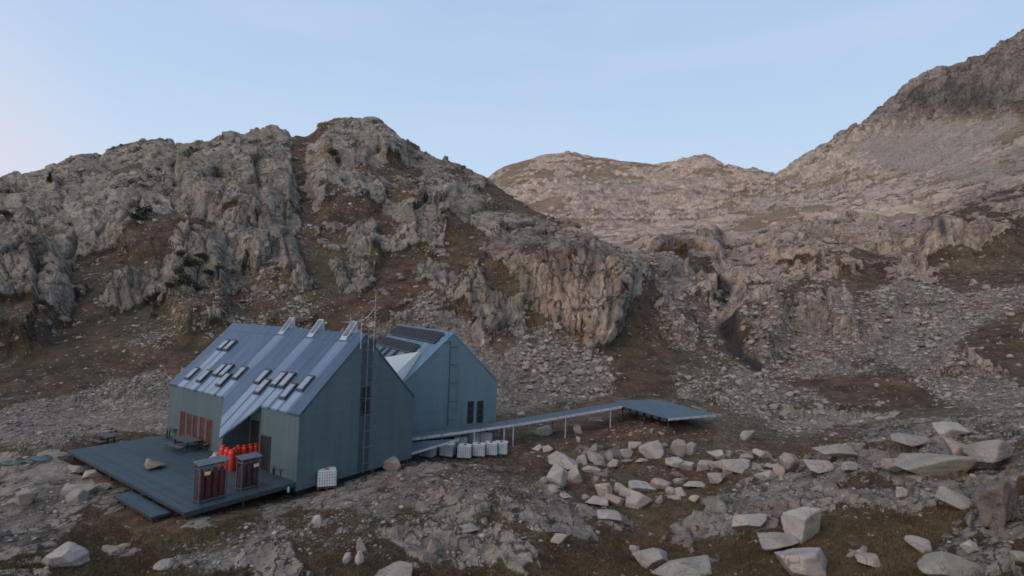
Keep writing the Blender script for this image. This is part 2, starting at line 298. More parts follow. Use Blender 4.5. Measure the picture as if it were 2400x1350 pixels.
for ch, val, soft, poly in paint:
    w = _blur(_inside(poly), soft / MSTEP * 0.6)
    maps[ch] = maps[ch] * (1 - w) + val * w if ch in (R_, BULGE) else np.maximum(maps[ch], val * w)
def sample(ch, px, py):
    x = np.clip((px - MX0) / MSTEP, 0, _gx.shape[1] - 1.01); y = np.clip((py - MY0) / MSTEP, 0, _gx.shape[0] - 1.01)
    i = x.astype(int); j = y.astype(int); fx = x - i; fy = y - j; m = maps[ch]
    return (m[j, i] * (1 - fx) + m[j, i + 1] * fx) * (1 - fy) + (m[j + 1, i] * (1 - fx) + m[j + 1, i + 1] * fx) * fy

# ------------------------------------------------------------------ terrain sheet
NCOL = 1060
def at_height(px, py, z):
    r = ray(px, py); return r * (z / r[..., 2])[..., None]
ctrl = []
for px, py, z in near_pts:
    ctrl.append(at_height(np.array(float(px)), np.array(float(py)), np.array(z)))
ctrl += [np.array(p, float) for p in near_world]
ctrl = np.array(ctrl)
cs = {}
for k, pts in curve.items():
    a = np.array(pts, float)
    p = ray(a[:, 0], a[:, 1]) * a[:, 2:3]
    o = np.argsort(p[:, 0] / p[:, 1]); p = p[o]
    cs[k] = (p[:, 0] / p[:, 1], p[:, 1], p[:, 2])
s_col = np.concatenate([np.linspace(-2.6, -1.04, 50, endpoint=False), np.linspace(-1.04, 1.04, NCOL - 100), np.linspace(1.04, 2.6, 51)[1:]])   # wider than the view
f1 = np.stack([np.interp(np.linspace(-1.2, 1.2, 25), cs['F1'][0], cs['F1'][i]) for i in (1, 2)], -1)
f1w = np.stack([np.linspace(-1.2, 1.2, 25) * f1[:, 0], f1[:, 0], f1[:, 1]], -1)
ctrl = np.concatenate([ctrl, f1w])
def feat(x, y): return np.stack([np.clip(x / y, -1.25, 1.25) * 1.6, np.log(y)], -1)
cf = feat(ctrl[:, 0], ctrl[:, 1])
def U(r2): return 0.5 * r2 * np.log(r2 + 1e-9)
n = len(cf)
K = U(((cf[:, None] - cf[None]) ** 2).sum(-1)) + np.eye(n) * 0.004
A_ = np.zeros((n + 3, n + 3)); A_[:n, :n] = K; A_[:n, n] = 1; A_[:n, n + 1:] = cf; A_[n, :n] = 1; A_[n + 1:, :n] = cf.T
_w = np.linalg.solve(A_, np.concatenate([ctrl[:, 2], [0, 0, 0]]))
def near_z(x, y):
    f = feat(x, y); sh = f.shape[:-1]; f = f.reshape(-1, 2); out = np.zeros(len(f))
    for k0 in range(0, len(f), 60000):
        g = f[k0:k0 + 60000]
        out[k0:k0 + 60000] = U(((g[:, None] - cf[None]) ** 2).sum(-1)) @ _w[:n] + _w[n] + g @ _w[n + 1:]
    return out.reshape(sh)
def gauss_rows(a, sig):
    r = int(sig * 3); k = np.exp(-np.arange(-r, r + 1) ** 2 / (2 * sig * sig)); k /= k.sum()
    p = np.pad(a, ((r, r), (0, 0)), mode='edge')
    return sum(k[i] * p[i:i + a.shape[0]] for i in range(2 * r + 1))
seq = ['F1', 'F2', 'F3', 'F4', 'H', 'G1', 'G2', 'GS']
cd = {k: (np.interp(s_col, cs[k][0], cs[k][1]), np.interp(s_col, cs[k][0], cs[k][2])) for k in seq}
def sm1(a, sig):
    return gauss_rows(a[:, None], sig)[:, 0]
for k in ('F1', 'F2', 'F3', 'H', 'G1', 'G2'): cd[k] = (sm1(cd[k][0], 14), sm1(cd[k][1], 14))
for k in ('F4', 'GS'): cd[k] = (sm1(cd[k][0], 6), sm1(cd[k][1], 1.5))
# near rows
dn = np.concatenate([np.linspace(5, 17, 10, endpoint=False), 1 / np.linspace(1 / 17, 1 / 50, 236, endpoint=False)])
Dn = np.repeat(dn[:, None], NCOL, 1)
lim = cd['F1'][0][None] * 0.97
Dn = np.where(Dn > 30, 30 + (Dn - 30) * (lim - 30) / (50 - 30), Dn)
Xn = s_col[None] * Dn
Zn = near_z(Xn, Dn)
D_rows, Z_rows = [Dn], [Zn]
counts = {'F1': 110, 'F2': 170, 'F3': 220, 'F4': 16, 'H': 70, 'G1': 95, 'G2': 95}
for k0, k1 in zip(seq[:-1], seq[1:]):
    t = np.arange(counts[k0])[:, None] / counts[k0]
    d0, z0 = cd[k0]; d1, z1 = cd[k1]
    # even steps in the picture: interpolate depth so the view angle advances evenly
    D_rows.append(d0 * (d1 / d0) ** t if k0 in ('H', 'G1', 'G2') else d0 + (d1 - d0) * t)
    fr = (D_rows[-1] - d0) / np.where(np.abs(d1 - d0) < 1e-6, 1, d1 - d0)
    Z_rows.append(z0 + (z1 - z0) * fr)
dS, zS = cd['GS']
D_rows.append(np.stack([dS, dS * 1.015, dS * 1.05, dS * 1.4])); Z_rows.append(np.stack([zS, zS - .5, zS - 12, zS * 0.2 - 60]))
D = np.concatenate(D_rows); Z = np.concatenate(Z_rows)
n_near = len(dn); row_at = {}; acc = n_near
for k in seq[:-1]: row_at[k] = acc; acc += counts[k]
row_at['GS'] = acc
# soften the creases where the controls meet, except at the skylines
def seg_smooth(a, sig):
    out = np.empty_like(a); cuts = [0, row_at['F4'], row_at['GS'], len(a) - 1]; r = int(sig * 3)
    for i0, i1 in zip(cuts[:-1], cuts[1:]):
        g = a[i0:i1 + 1]
        if len(g) < 2 * r: out[i0:i1 + 1] = g; continue
        p = np.concatenate([2 * g[0] - g[r:0:-1], g, 2 * g[-1] - g[-2:-r - 2:-1]])     # odd mirror: the ends stay put
        kk = np.exp(-np.arange(-r, r + 1) ** 2 / (2 * sig * sig)); kk /= kk.sum()
        out[i0:i1 + 1] = sum(kk[i] * p[i:i + len(g)] for i in range(2 * r + 1))
    return out
Ds, Zs = seg_smooth(D, 9), seg_smooth(Z, 9)
rows = np.arange(len(D))[:, None]
keep = np.zeros(len(D)); 
keep[:n_near - 30] = 1
keep = keep[:, None]
D = D * keep + Ds * (1 - keep); Z = Z * keep + Zs * (1 - keep)
_l = np.clip((1500 - (1200 + s_col * F_PX)) / 60, 0, 1)      # only where that crest stands against something farther
for i in range(1, 17): Z[row_at['F4'] + i] -= 5.0 * _l * min(1, i / 9) ** 2
P = np.stack([s_col[None] * D, D, Z + ZC], -1)
NR = len(D)
bx, by = project(P)
for k in ('F4', 'GS'):
    r = row_at[k]; e_ = r + (24 if k == 'F4' else 7); by[r - 9:e_] = by[r - 9] * 0.85 + np.minimum(by[r - 9:e_], by[r - 9] + 5) * 0.15
m_rock = sample(R_, bx, by); m_scree = sample(SC, bx, by); m_wet = np.clip(sample(WET, bx, by), 0, 1); m_pink = sample(PINK, bx, by); m_dark = sample(DARK, bx, by)
hid = np.zeros((NR, 1), bool); hid[row_at['F4'] + 2: row_at['G1'] - 40] = True
spacing = np.maximum(D * np.gradient(s_col)[None], 0.03)
P32 = P.astype(np.float32)
ref_d = np.where(D < 58, D, np.where(D < 330, 150.0, 700.0))
ST = np.stack([s_col[None] * ref_d, D * 0.42, P[..., 2] * 0.42], -1).astype(np.float32)   # stretched down the fall line
warp = np.stack([fbm(P32 + 31.7 * k, 9.0, 3) for k in range(3)], -1)
far = np.clip((D - 58) / 12, 0, 1)                # 0 on the near ground, 1 on the slopes
vfar = np.clip((D - 300) / 200, 0, 1)
# cover: painted bias broken up by noise at several sizes
nb = (fbm(P32 * np.array([1, 1, .7], np.float32) + warp * 2.0, 16.0, 6, 0.68, spacing) * 0.75 + 0.35 * fbm(P32 + 11, 45.0, 3)) * far + fbm(P32, 3.2, 5, 0.62, spacing) * 0.75 * (1 - far) + fbm(P32 + 99, 60.0, 5, 0.6) * 0.5 * vfar
raw = np.where(m_rock < 0, m_rock * (0.8 - 0.14 * far), m_rock * 0.75) + nb * 1.3 + 0.05 * far
rock = raw
rock = np.clip(rock / 0.36 + 0.5, 0, 1); rock = rock * rock * (3 - 2 * rock)
sn = fbm(P32 + 55, 6.0, 4, 0.6, spacing)
dens = np.clip(m_scree * 1.0 + sn * 0.5 * np.clip(m_scree * 3, 0, 1) + np.where(far > 0.5, 0.03, 0.04) + 0.12 * np.clip(fbm(P32 + 71, 20.0, 3), 0, 1), 0, 1)
scree = np.clip((dens - 0.45) / 0.25 + 0.5, 0, 1)
rock = rock * (1 - 0.85 * scree)
# relief
du = np.gradient(P, axis=1); dv = np.gradient(P, axis=0)
N = np.cross(du, dv); N /= np.linalg.norm(N, axis=-1, keepdims=True) + 1e-9
N = np.where(N[..., 2:3] < 0, -N, N)
q = ST + warp * np.array([.6, .35, .35], np.float32)
qn = P32 + warp * 0.6
kf = (1 + 2.2 * vfar)[..., None].astype(np.float32)
b1, e1, v1 = blocks(q / (7.0 * kf))
b2, e2, v2 = blocks(np.where(far[..., None] > .5, q / (2.6 * kf), qn / 2.2) + 40)
b3, e3, v3 = blocks(np.where(far[..., None] > .5, q / 1.0, qn / np.array([0.8, 0.8, 0.6], np.float32)) + 80)
lod2 = np.clip(2.6 * (1 + 2.2 * vfar) / spacing / 3 - 0.4, 0, 1); lod3 = np.clip(1.0 / spacing / 3 - 0.4, 0, 1)
rid = fbm(ST + warp * 0.8, 11.0, 4, 0.5, spacing, ridged=True)
bigr = fbm(P32 + 7, 160.0, 5, 0.55, spacing, ridged=True)
sky_calm = (1 - np.exp(-((np.arange(NR) - row_at['GS']) / 14.0) ** 2))[:, None] * 0.85 + 0.15
sky_calm = np.maximum(sky_calm, np.clip((s_col[None] - 0.5) / 0.1, 0, 1) * 0.7)
crack = np.clip(1 - e2 / 0.16, 0, 1) * lod2 * 0.35 + np.clip(1 - e1 / 0.09, 0, 1) * 0.9
h_far = rock * (0.6 + 1.65 * b1 * (1 + vfar) + 0.6 * b2 * lod2 + 0.2 * b3 * lod3 + 0.3 * rid - crack * 0.7) + (1 - rock) * 0.45 * fbm(P32, 6.0, 5, 0.55, spacing) + vfar * (bigr * 6 + 1.5 * rid * rock) * sky_calm
h_far += scree * 0.25 * b3 * lod3 + sample(BULGE, bx, by) * (1 + 0.35 * b1)
edge = np.ones(NR)
h_near = rock * (0.12 + 0.34 * b2 + 0.15 * b3 + 0.10 * fbm(P32, 2.6, 4, 0.5, spacing, ridged=True)) + (1 - rock) * 0.10 * fbm(P32, 2.5, 6, 0.55, spacing) + 0.24 * fbm(P32, 6.0, 3)
# leave the ground under the hut, decks and posts as laid out
hx, hy = P[..., 0], P[..., 1]
def seg_mask(x0, y0, x1, y1, r0, r1):
    t = np.clip(((hx - x0) * (x1 - x0) + (hy - y0) * (y1 - y0)) / ((x1 - x0) ** 2 + (y1 - y0) ** 2), 0, 1)
    d = np.hypot(hx - x0 - t * (x1 - x0), hy - y0 - t * (y1 - y0)); return np.clip((d - r0) / (r1 - r0), 0, 1)
calm = np.minimum(seg_mask(-26, 40, -11, 33, 6, 9), seg_mask(-13, 56, -5, 47, 5, 8))
calm = np.minimum(calm, seg_mask(-27, 36, -17, 29, 5, 7)); calm = np.minimum(calm, seg_mask(11, 53, 17, 49, 5, 8))
h_near = h_near * (0.15 + 0.85 * calm) - 0.12 * (1 - calm)
h = h_near * (1 - far) + h_far * far
lz = (P[..., 2] + 5.0 * fbm(P32 + 13, 24.0, 3)) / (6.5 * (1 + 1.5 * vfar)); lfr = lz - np.floor(lz)
h += rock * far * 0.75 * lfr * (1 + vfar) * np.clip(fbm(P32 + 47, 30.0, 2) * 2 + .6, 0, 1) * sky_calm
DIR = N * far[..., None] + np.array([0, 0, 1.0]) * (1 - far[..., None])
for k, m in (('F4', 17), ('GS', 4)):               # behind a crest the ground keeps the crest's relief and cover
    r = row_at[k]
    cc = np.where((_l > .5) | (k == 'GS'))[0]
    for a_ in (h, DIR, raw, dens, rock, scree, m_pink, m_dark, m_wet, v1, v2):
        for i in range(1, m): a_[r + i, cc] = a_[r, cc]
P = P + DIR * h[..., None]
VX, VY = project(P)                               # where each ground vertex shows in the photograph
VD = P[..., 1]

# ------------------------------------------------------------------ materials
def new_mat(name):
    m = bpy.data.materials.new(name); m.use_nodes = True
    return m, m.node_tree, m.node_tree.nodes['Principled BSDF']
class NT:
    """Small node-tree writer."""
    def __init__(s, t): s.t = t
    def n(s, kind, **k):
        x = s.t.nodes.new(kind)
        for a, b in k.items():
            if a.startswith('i_'): x.inputs[a[2:].replace('_', ' ')].default_value = b
            else: setattr(x, a, b)
        return x
    def l(s, a, b): s.t.links.new(a, b)
    def _in(s, node, key, v):
        if hasattr(v, 'is_output') or isinstance(v, bpy.types.NodeSocket): s.l(v, node.inputs[key])
        else: node.inputs[key].default_value = v
    def noise(s, vec, scale, detail=6, rough=0.6, dist=0.0):
        x = s.n('ShaderNodeTexNoise'); s.l(vec, x.inputs['Vector'])
        x.inputs['Scale'].default_value = scale; x.inputs['Detail'].default_value = detail
        x.inputs['Roughness'].default_value = rough; x.inputs['Distortion'].default_value = dist
        return x.outputs['Fac']
    def voro(s, vec, scale, feature='F1', out='Distance', rnd=1.0):
        x = s.n('ShaderNodeTexVoronoi', feature=feature); s.l(vec, x.inputs['Vector'])
        x.inputs['Scale'].default_value = scale; x.inputs['Randomness'].default_value = rnd
        return x.outputs[out]
    def math(s, op, a, b=0.0, clamp=False):
        x = s.n('ShaderNodeMath', operation=op, use_clamp=clamp); s._in(x, 0, a); s._in(x, 1, b); return x.outputs[0]
    def rng(s, v, a, b, c=0.0, d=1.0, smooth=True):
        x = s.n('ShaderNodeMapRange'); x.interpolation_type = 'SMOOTHSTEP' if smooth else 'LINEAR'
        s._in(x, 'Value', v)
        for k, y in (('From Min', a), ('From Max', b), ('To Min', c), ('To Max', d)): x.inputs[k].default_value = y
        return x.outputs[0]
    def mix(s, f, a, b, blend='MIX'):
        x = s.n('ShaderNodeMix', data_type='RGBA', blend_type=blend); s._in(x, 'Factor', f)
        s._in(x, 'A', a if not isinstance(a, tuple) else (*a, 1)); s._in(x, 'B', b if not isinstance(b, tuple) else (*b, 1))
        return x.outputs['Result']
    def scale(s, vec, xyz):
        x = s.n('ShaderNodeMapping'); s.l(vec, x.inputs['Vector']); x.inputs['Scale'].default_value = xyz
        return x.outputs[0]
    def bump(s, h, strength, dist):
        x = s.n('ShaderNodeBump'); s.l(h, x.inputs['Height']); x.inputs['Strength'].default_value = strength; x.inputs['Distance'].default_value = dist
        return x.outputs[0]

def terrain_material(name, k, pale=1.0, turf=1.0, veil=0.0):
    """Granite, dry turf and loose stones; k = size of the pattern in metres."""
    m, t, bsdf = new_mat(name); g = NT(t)
    co = g.n('ShaderNodeTexCoord').outputs['Object']
    at = g.n('ShaderNodeAttribute', attribute_name='cover'); sp = g.n('ShaderNodeSeparateColor'); g.l(at.outputs['Color'], sp.inputs[0])
    raw, dens, wet = sp.outputs[0], sp.outputs[1], sp.outputs[2]
    at2 = g.n('ShaderNodeAttribute', attribute_name='tone'); sp2 = g.n('ShaderNodeSeparateColor'); g.l(at2.outputs['Color'], sp2.inputs[0])
    vly = at2.outputs['Alpha']
    pink, dark, block = sp2.outputs[0], sp2.outputs[1], sp2.outputs[2]
    big = g.noise(co, 0.07 / k, 5, 0.6); mid = g.noise(co, 0.5 / k, 8, 0.68); fine = g.noise(co, 2.6 / k, 8, 0.75)
    st_ = g.n('ShaderNodeAttribute', attribute_name='strata').outputs['Vector']
    streak = g.noise(st_, 0.62 / k, 8, 0.66, 0.5)
    sw = g.n('ShaderNodeVectorMath', operation='MULTIPLY_ADD')
    wv = g.n('ShaderNodeTexNoise'); g.l(co, wv.inputs['Vector']); wv.inputs['Scale'].default_value = 1.1 / k; wv.inputs['Detail'].default_value = 4
    wa = g.n('ShaderNodeVectorMath', operation='MULTIPLY_ADD'); g.l(wv.outputs['Color'], wa.inputs[0]); wa.inputs[1].default_value = (1.5 * k,) * 3; g.l(co, wa.inputs[2])
    wco = wa.outputs[0]
    g.l(wv.outputs['Color'], sw.inputs[0]); sw.inputs[1].default_value = (1.1 * k, .5 * k, .5 * k); g.l(st_, sw.inputs[2]); sco = sw.outputs[0]
    # granite
    c = g.mix(g.rng(mid, 0.32, 0.68), (0.100, 0.092, 0.078), (0.258, 0.229, 0.193))
    c = g.mix(g.rng(big, 0.42, 0.66, 0, 0.5), c, (0.175, 0.168, 0.125))
    c = g.mix(g.math('MULTIPLY', pink, g.rng(g.noise(co, 0.3 / k, 5), 0.3, 0.6), True), c, g.mix(g.rng(mid, 0.3, 0.7), (0.16, 0.108, 0.082), (0.335, 0.24, 0.19)))
    c = g.mix(g.rng(streak, 0.53, 0.68, 0, 0.75), c, (0.06, 0.053, 0.045))
    c = g.mix(g.rng(streak, 0.44, 0.3, 0, 0.5), c, (0.33, 0.29, 0.24))
    c = g.mix(g.rng(fine, 0.56, 0.7, 0, 0.5), c, (0.38, 0.335, 0.28))
    c = g.mix(g.rng(fine, 0.46, 0.3, 0, 0.75), c, (0.04, 0.036, 0.031))
    c = g.mix(g.math('MULTIPLY', block, 0.5), c, g.mix(0.4, c, (0.40, 0.36, 0.31)))
    cl = g.noise(sco, 0.16 / k, 3, 0.55, 0.3)
    line1 = g.rng(g.math('ABSOLUTE', g.math('SUBTRACT', cl, 0.5)), 0.0, 0.013)
    cl2 = g.noise(sco, 0.5 / k, 3, 0.6, 0.4)
    line2 = g.rng(g.math('ABSOLUTE', g.math('SUBTRACT', cl2, 0.52)), 0.0, 0.03)
    cl3 = g.noise(g.scale(wco, (0.5, 0.5, 1.4)), 0.2 / k, 3, 0.6, 0.5)
    line3 = g.rng(g.math('ABSOLUTE', g.math('SUBTRACT', cl3, 0.48)), 0.0, 0.014)
    edge = g.math('MULTIPLY', g.math('MULTIPLY', line1, line3), g.rng(line2, 0, 1, 0.45, 1))
    sl = g.n('ShaderNodeTexVoronoi'); g.l(sco, sl.inputs['Vector']); sl.inputs['Scale'].default_value = 0.28 / k
    sls = g.n('ShaderNodeSeparateColor'); g.l(sl.outputs['Color'], sls.inputs[0])
    c = g.mix(1.0, c, g.mix(sls.outputs[0], (0.74, 0.73, 0.72), (1.24, 1.22, 1.19)), 'MULTIPLY')
    c = g.mix(g.rng(edge, 0.9, 0.0, 0, 0.85), c, (0.03, 0.027, 0.023))
    # turf
    gt = g.mix(g.rng(mid, 0.35, 0.66), (0.038, 0.023, 0.013), (0.098, 0.060, 0.033))
    gt = g.mix(g.rng(big, 0.45, 0.62, 0, 0.7), gt, g.mix(g.rng(mid, .35, .65), (0.05, 0.044, 0.021), (0.092, 0.079, 0.041)))
    gt = g.mix(g.rng(g.noise(co, 0.2 / k, 4), 0.54, 0.7, 0, 0.6), gt, (0.14, 0.09, 0.048))
    gt = g.mix(g.rng(fine, 0.52, 0.72, 0, 0.6), gt, (0.15, 0.105, 0.062))
    gt = g.mix(g.rng(fine, 0.47, 0.32, 0, 0.7), gt, (0.02, 0.015, 0.009))
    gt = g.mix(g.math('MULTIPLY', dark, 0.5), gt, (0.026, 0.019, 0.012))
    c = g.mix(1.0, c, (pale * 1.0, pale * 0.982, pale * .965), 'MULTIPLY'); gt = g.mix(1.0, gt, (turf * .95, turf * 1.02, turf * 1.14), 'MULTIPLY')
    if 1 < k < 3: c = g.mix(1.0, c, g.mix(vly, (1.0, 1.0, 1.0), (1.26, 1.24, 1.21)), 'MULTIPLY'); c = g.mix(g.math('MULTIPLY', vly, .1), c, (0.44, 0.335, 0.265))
    if veil:  # afterglow and haze over distant slopes, mixed into their base colours
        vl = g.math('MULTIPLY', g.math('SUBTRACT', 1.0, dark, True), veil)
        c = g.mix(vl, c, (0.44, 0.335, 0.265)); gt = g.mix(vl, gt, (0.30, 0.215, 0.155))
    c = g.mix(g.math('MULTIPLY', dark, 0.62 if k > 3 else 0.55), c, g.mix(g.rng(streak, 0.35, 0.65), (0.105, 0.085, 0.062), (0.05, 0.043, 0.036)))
    # bedrock or turf: the boundary breaks up finer than the mesh
    thr = g.math('ADD', raw, g.math('ADD', g.math('MULTIPLY', g.math('SUBTRACT', mid, 0.5), 0.42), g.math('MULTIPLY', g.math('SUBTRACT', fine, 0.5), 0.25)))
    rock = g.rng(thr, 0.47, 0.53)
    col = g.mix(rock, gt, c)
    # loose stones of three sizes, as many as the cover says
    hgt = g.math('ADD', g.math('MULTIPLY', mid, g.rng(rock, 0, 1, 0.5, 1.0)), g.math('MULTIPLY', fine, 0.45))
    hgt = g.math('ADD', hgt, g.math('MULTIPLY', g.math('MULTIPLY', streak, rock), 0.6))
    hgt = g.math('ADD', hgt, g.math('MULTIPLY', g.math('MULTIPLY', edge, rock), 0.5))
    nr = g.math('SUBTRACT', 1.0, g.math('MULTIPLY', rock, 0.75))
    # soil between dense stones
    col = g.mix(g.rng(dens, 0.35, 0.9, 0, 0.8), col, g.mix(g.rng(fine, 0.4, 0.6), tuple(x * pale for x in (0.09, 0.076, 0.062)), tuple(x * pale for x in (0.20, 0.172, 0.14))))
    for sc_, gain, sd in (((5.5, 1.15, 0.0), (2.4, 0.85, 3.3), (1.0, 0.55, 7.7)) if k < 3 else ((7.5, 1.0, 0.0),)):
        v = g.n('ShaderNodeTexVoronoi'); g.l(g.n('ShaderNodeVectorMath', operation='ADD').outputs[0] if False else (wco if sc_ > 2 else co), v.inputs['Vector']); v.inputs['Scale'].default_value = sc_ / k
        sv = g.n('ShaderNodeSeparateColor'); g.l(v.outputs['Color'], sv.inputs[0])
        have = g.rng(g.math('SUBTRACT', g.math('MULTIPLY', g.math('MULTIPLY', dens, nr), gain), sv.outputs[0]), -0.02, 0.02)
        body = g.math('MULTIPLY', g.rng(v.outputs['Distance'], 0.52, 0.40), have)
        st = g.mix(sv.outputs[1], (0.18, 0.155, 0.128), (0.46, 0.395, 0.325))
        st = g.mix(g.math('MULTIPLY', pink, sv.outputs[2]), st, (0.30, 0.225, 0.185))
        st = g.mix(g.rng(fine, 0.45, 0.3, 0, 0.5), st, (0.09, 0.08, 0.07))
        st = g.mix(g.math('MULTIPLY', dark, 0.35), st, (0.11, 0.095, 0.08))
        st = g.mix(1.0, st, (pale ** 0.7,) * 3, 'MULTIPLY'); col = g.mix(body, col, st)
        hgt = g.math('ADD', hgt, g.math('MULTIPLY', g.math('MULTIPLY', have, g.rng(v.outputs['Distance'], 0.55, 0.1)), 2.2 / sc_ + 0.25))
    col = g.mix(g.math('MULTIPLY', wet, 0.92), col, g.mix(mid, (0.012, 0.0115, 0.011), (0.03, 0.028, 0.027)))
    g.l(col, bsdf.inputs['Base Color'])
    g.l(g.rng(wet, 0.2, 1.0, 0.95, 0.6), bsdf.inputs['Roughness'])
    bsdf.inputs['Specular IOR Level'].default_value = 0.2
    g.l(g.bump(hgt, 0.8, 0.26 * k), bsdf.inputs['Normal'])
    return m
mat_ground = terrain_material('turf_and_granite_near', 0.55, 1.0, 1.25)
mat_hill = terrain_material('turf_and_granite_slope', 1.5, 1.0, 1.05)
mat_far = terrain_material('turf_and_granite_far', 4.5, 1.75, 2.1, 0.32)  # albedo raised and warmed to carry the glow on the far slopes

cov = np.stack([np.clip(0.5 + 0.5 * raw, 0, 1), dens, np.clip(m_wet + 0.25 * sn * m_wet, 0, 1), np.ones_like(rock)], -1)
blk = np.clip((v2 * 0.6 + v1 * 0.4 - 0.35) * 1.5, 0, 1)
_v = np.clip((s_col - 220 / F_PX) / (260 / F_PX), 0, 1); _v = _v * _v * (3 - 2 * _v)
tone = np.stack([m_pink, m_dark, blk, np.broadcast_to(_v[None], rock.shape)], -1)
def grid_object(name, r0, r1, c0, c1, mat):
    sub = P[r0:r1 + 1, c0:c1 + 1]; nr, nc = sub.shape[:2]
    me = bpy.data.meshes.new(name)
    me.vertices.add(nr * nc); me.vertices.foreach_set('co', sub.reshape(-1).astype(np.float32))
    idx = np.arange(nr * nc).reshape(nr, nc)
    f = np.stack([idx[:-1, :-1], idx[:-1, 1:], idx[1:, 1:], idx[1:, :-1]], -1).reshape(-1, 4)
    me.loops.add(f.size); me.loops.foreach_set('vertex_index', f.reshape(-1).astype(np.int32))
    me.polygons.add(len(f)); me.polygons.foreach_set('loop_start', np.arange(0, f.size, 4, dtype=np.int32))
    me.polygons.foreach_set('loop_total', np.full(len(f), 4, np.int32))
    me.update(calc_edges=True)
    a = me.attributes.new('strata', 'FLOAT_VECTOR', 'POINT'); a.data.foreach_set('vector', ST[r0:r1 + 1, c0:c1 + 1].reshape(-1).astype(np.float32))
    for an, arr in (('cover', cov), ('tone', tone)):
        a = me.attributes.new(an, 'FLOAT_COLOR', 'POINT'); a.data.foreach_set('color', arr[r0:r1 + 1, c0:c1 + 1].reshape(-1).astype(np.float32))
    me.polygons.foreach_set('use_smooth', np.ones(len(f), bool))
    me.materials.append(mat)
    o = bpy.data.objects.new(name, me); C.objects.link(o); o['kind'] = 'structure'
    return o
s_split = int(np.searchsorted(s_col, (1530 - 1200) / F_PX))
s_right = int(np.searchsorted(s_col, (1850 - 1200) / F_PX))
r_n, r_h = row_at['F1'], row_at['H']
grid_object('ground', 0, r_n, 0, NCOL - 1, mat_ground)
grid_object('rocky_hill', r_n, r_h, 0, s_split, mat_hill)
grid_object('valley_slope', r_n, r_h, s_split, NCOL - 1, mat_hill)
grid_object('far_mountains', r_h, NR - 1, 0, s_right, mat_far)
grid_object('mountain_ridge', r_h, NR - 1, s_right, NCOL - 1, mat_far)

# ------------------------------------------------------------------ building helpers
def link_mesh(name, me, parent=None, mats=()):
    for m in (mats if isinstance(mats, (list, tuple)) else [mats]): me.materials.append(m)
    o = bpy.data.objects.new(name, me); C.objects.link(o)
    if parent is not None: o.parent = parent
    return o
class MB:
    """Collects solids and links them as ONE mesh object."""
    def __init__(s): s.bm = bmesh.new()
    def box(s, a, b, mi=0):
        x0, y0, z0 = a; x1, y1, z1 = b
        v = [s.bm.verts.new(p) for p in ((x0,y0,z0),(x1,y0,z0),(x1,y1,z0),(x0,y1,z0),(x0,y0,z1),(x1,y0,z1),(x1,y1,z1),(x0,y1,z1))]
        for f in ((3,2,1,0),(4,5,6,7),(0,1,5,4),(1,2,6,5),(2,3,7,6),(3,0,4,7)): s.bm.faces.new([v[i] for i in f]).material_index = mi
        return s
    def prism(s, bottom, top, mi=0):
        a = [s.bm.verts.new(p) for p in bottom]; b = [s.bm.verts.new(p) for p in top]; n = len(a)
        s.bm.faces.new(a[::-1]).material_index = mi; s.bm.faces.new(b).material_index = mi
        for i in range(n): s.bm.faces.new((a[i], a[(i+1) % n], b[(i+1) % n], b[i])).material_index = mi
        return s
    def bar(s, p, q, r, n=6, r2=None, mi=0):
        p, q = Vector(p), Vector(q); d = q - p
        x = d.orthogonal().normalized(); y = d.cross(x).normalized(); r2 = r if r2 is None else r2
        ring = lambda c, rr: [c + (x * math.cos(2*math.pi*(i+.5)/n) + y * math.sin(2*math.pi*(i+.5)/n)) * rr for i in range(n)]
        return s.prism(ring(p, r), ring(q, r2), mi)
    def lathe(s, c, prof, n=16, mi=0):
        rings = [[s.bm.verts.new((c[0] + r*math.cos(2*math.pi*i/n), c[1] + r*math.sin(2*math.pi*i/n), c[2] + z)) for i in range(n)] for r, z in prof]
        for a, b in zip(rings[:-1], rings[1:]):
            for i in range(n):
                f = s.bm.faces.new((a[i], a[(i+1) % n], b[(i+1) % n], b[i])); f.smooth = True; f.material_index = mi
        s.bm.faces.new(rings[0][::-1]).material_index = mi; s.bm.faces.new(rings[-1]).material_index = mi
        return s
    def poly(s, pts, mi=0):
        s.bm.faces.new([s.bm.verts.new(p) for p in pts]).material_index = mi; return s
    def build(s, name, mats, parent=None, bevel=0.0):
        bmesh.ops.recalc_face_normals(s.bm, faces=s.bm.faces)
        if bevel: bmesh.ops.bevel(s.bm, geom=s.bm.edges[:], offset=bevel, segments=2, affect='EDGES', clamp_overlap=True)
        me = bpy.data.meshes.new(name); s.bm.to_mesh(me); s.bm.free()
        return link_mesh(name, me, parent, mats)
def tag(o, label=None, cat=None, group=None, kind=None):
    if label: o['label'] = label
    if cat: o['category'] = cat
    if group: o['group'] = group
    if kind: o['kind'] = kind
    return o
def empty(name, loc, rz=0.0):
    o = bpy.data.objects.new(name, None); C.objects.link(o); o.location = loc; o.rotation_euler = (0, 0, rz); o.empty_display_size = 0.3
    return o
def copy_tree(o, parent=None):
    c = o.copy(); C.objects.link(c)
    if parent is not None: c.parent = parent
    for ch in list(o.children): copy_tree(ch, c)
    return c
_ui = slice(0, row_at['H'])
_vx, _vy, _vd = VX[_ui].ravel(), VY[_ui].ravel(), VD[_ui].ravel(); _vp = P[_ui].reshape(-1, 3)
def ground_at(px, py):
    """Nearest visible ground point under a photograph pixel."""
    d2 = (_vx - px) ** 2 + (_vy - py) ** 2
    k = np.where(d2 < 12)[0]
    if len(k) == 0: k = np.argsort(d2)[:4]
    return _vp[k[np.argmin(_vd[k])]]
_far_ui = slice(row_at['G1'] - 40, NR)
_gx2 = P[:row_at['F2'], :, 0]; _gy2 = P[:row_at['F2'], :, 1]; _gz2 = P[:row_at['F2'], :, 2]
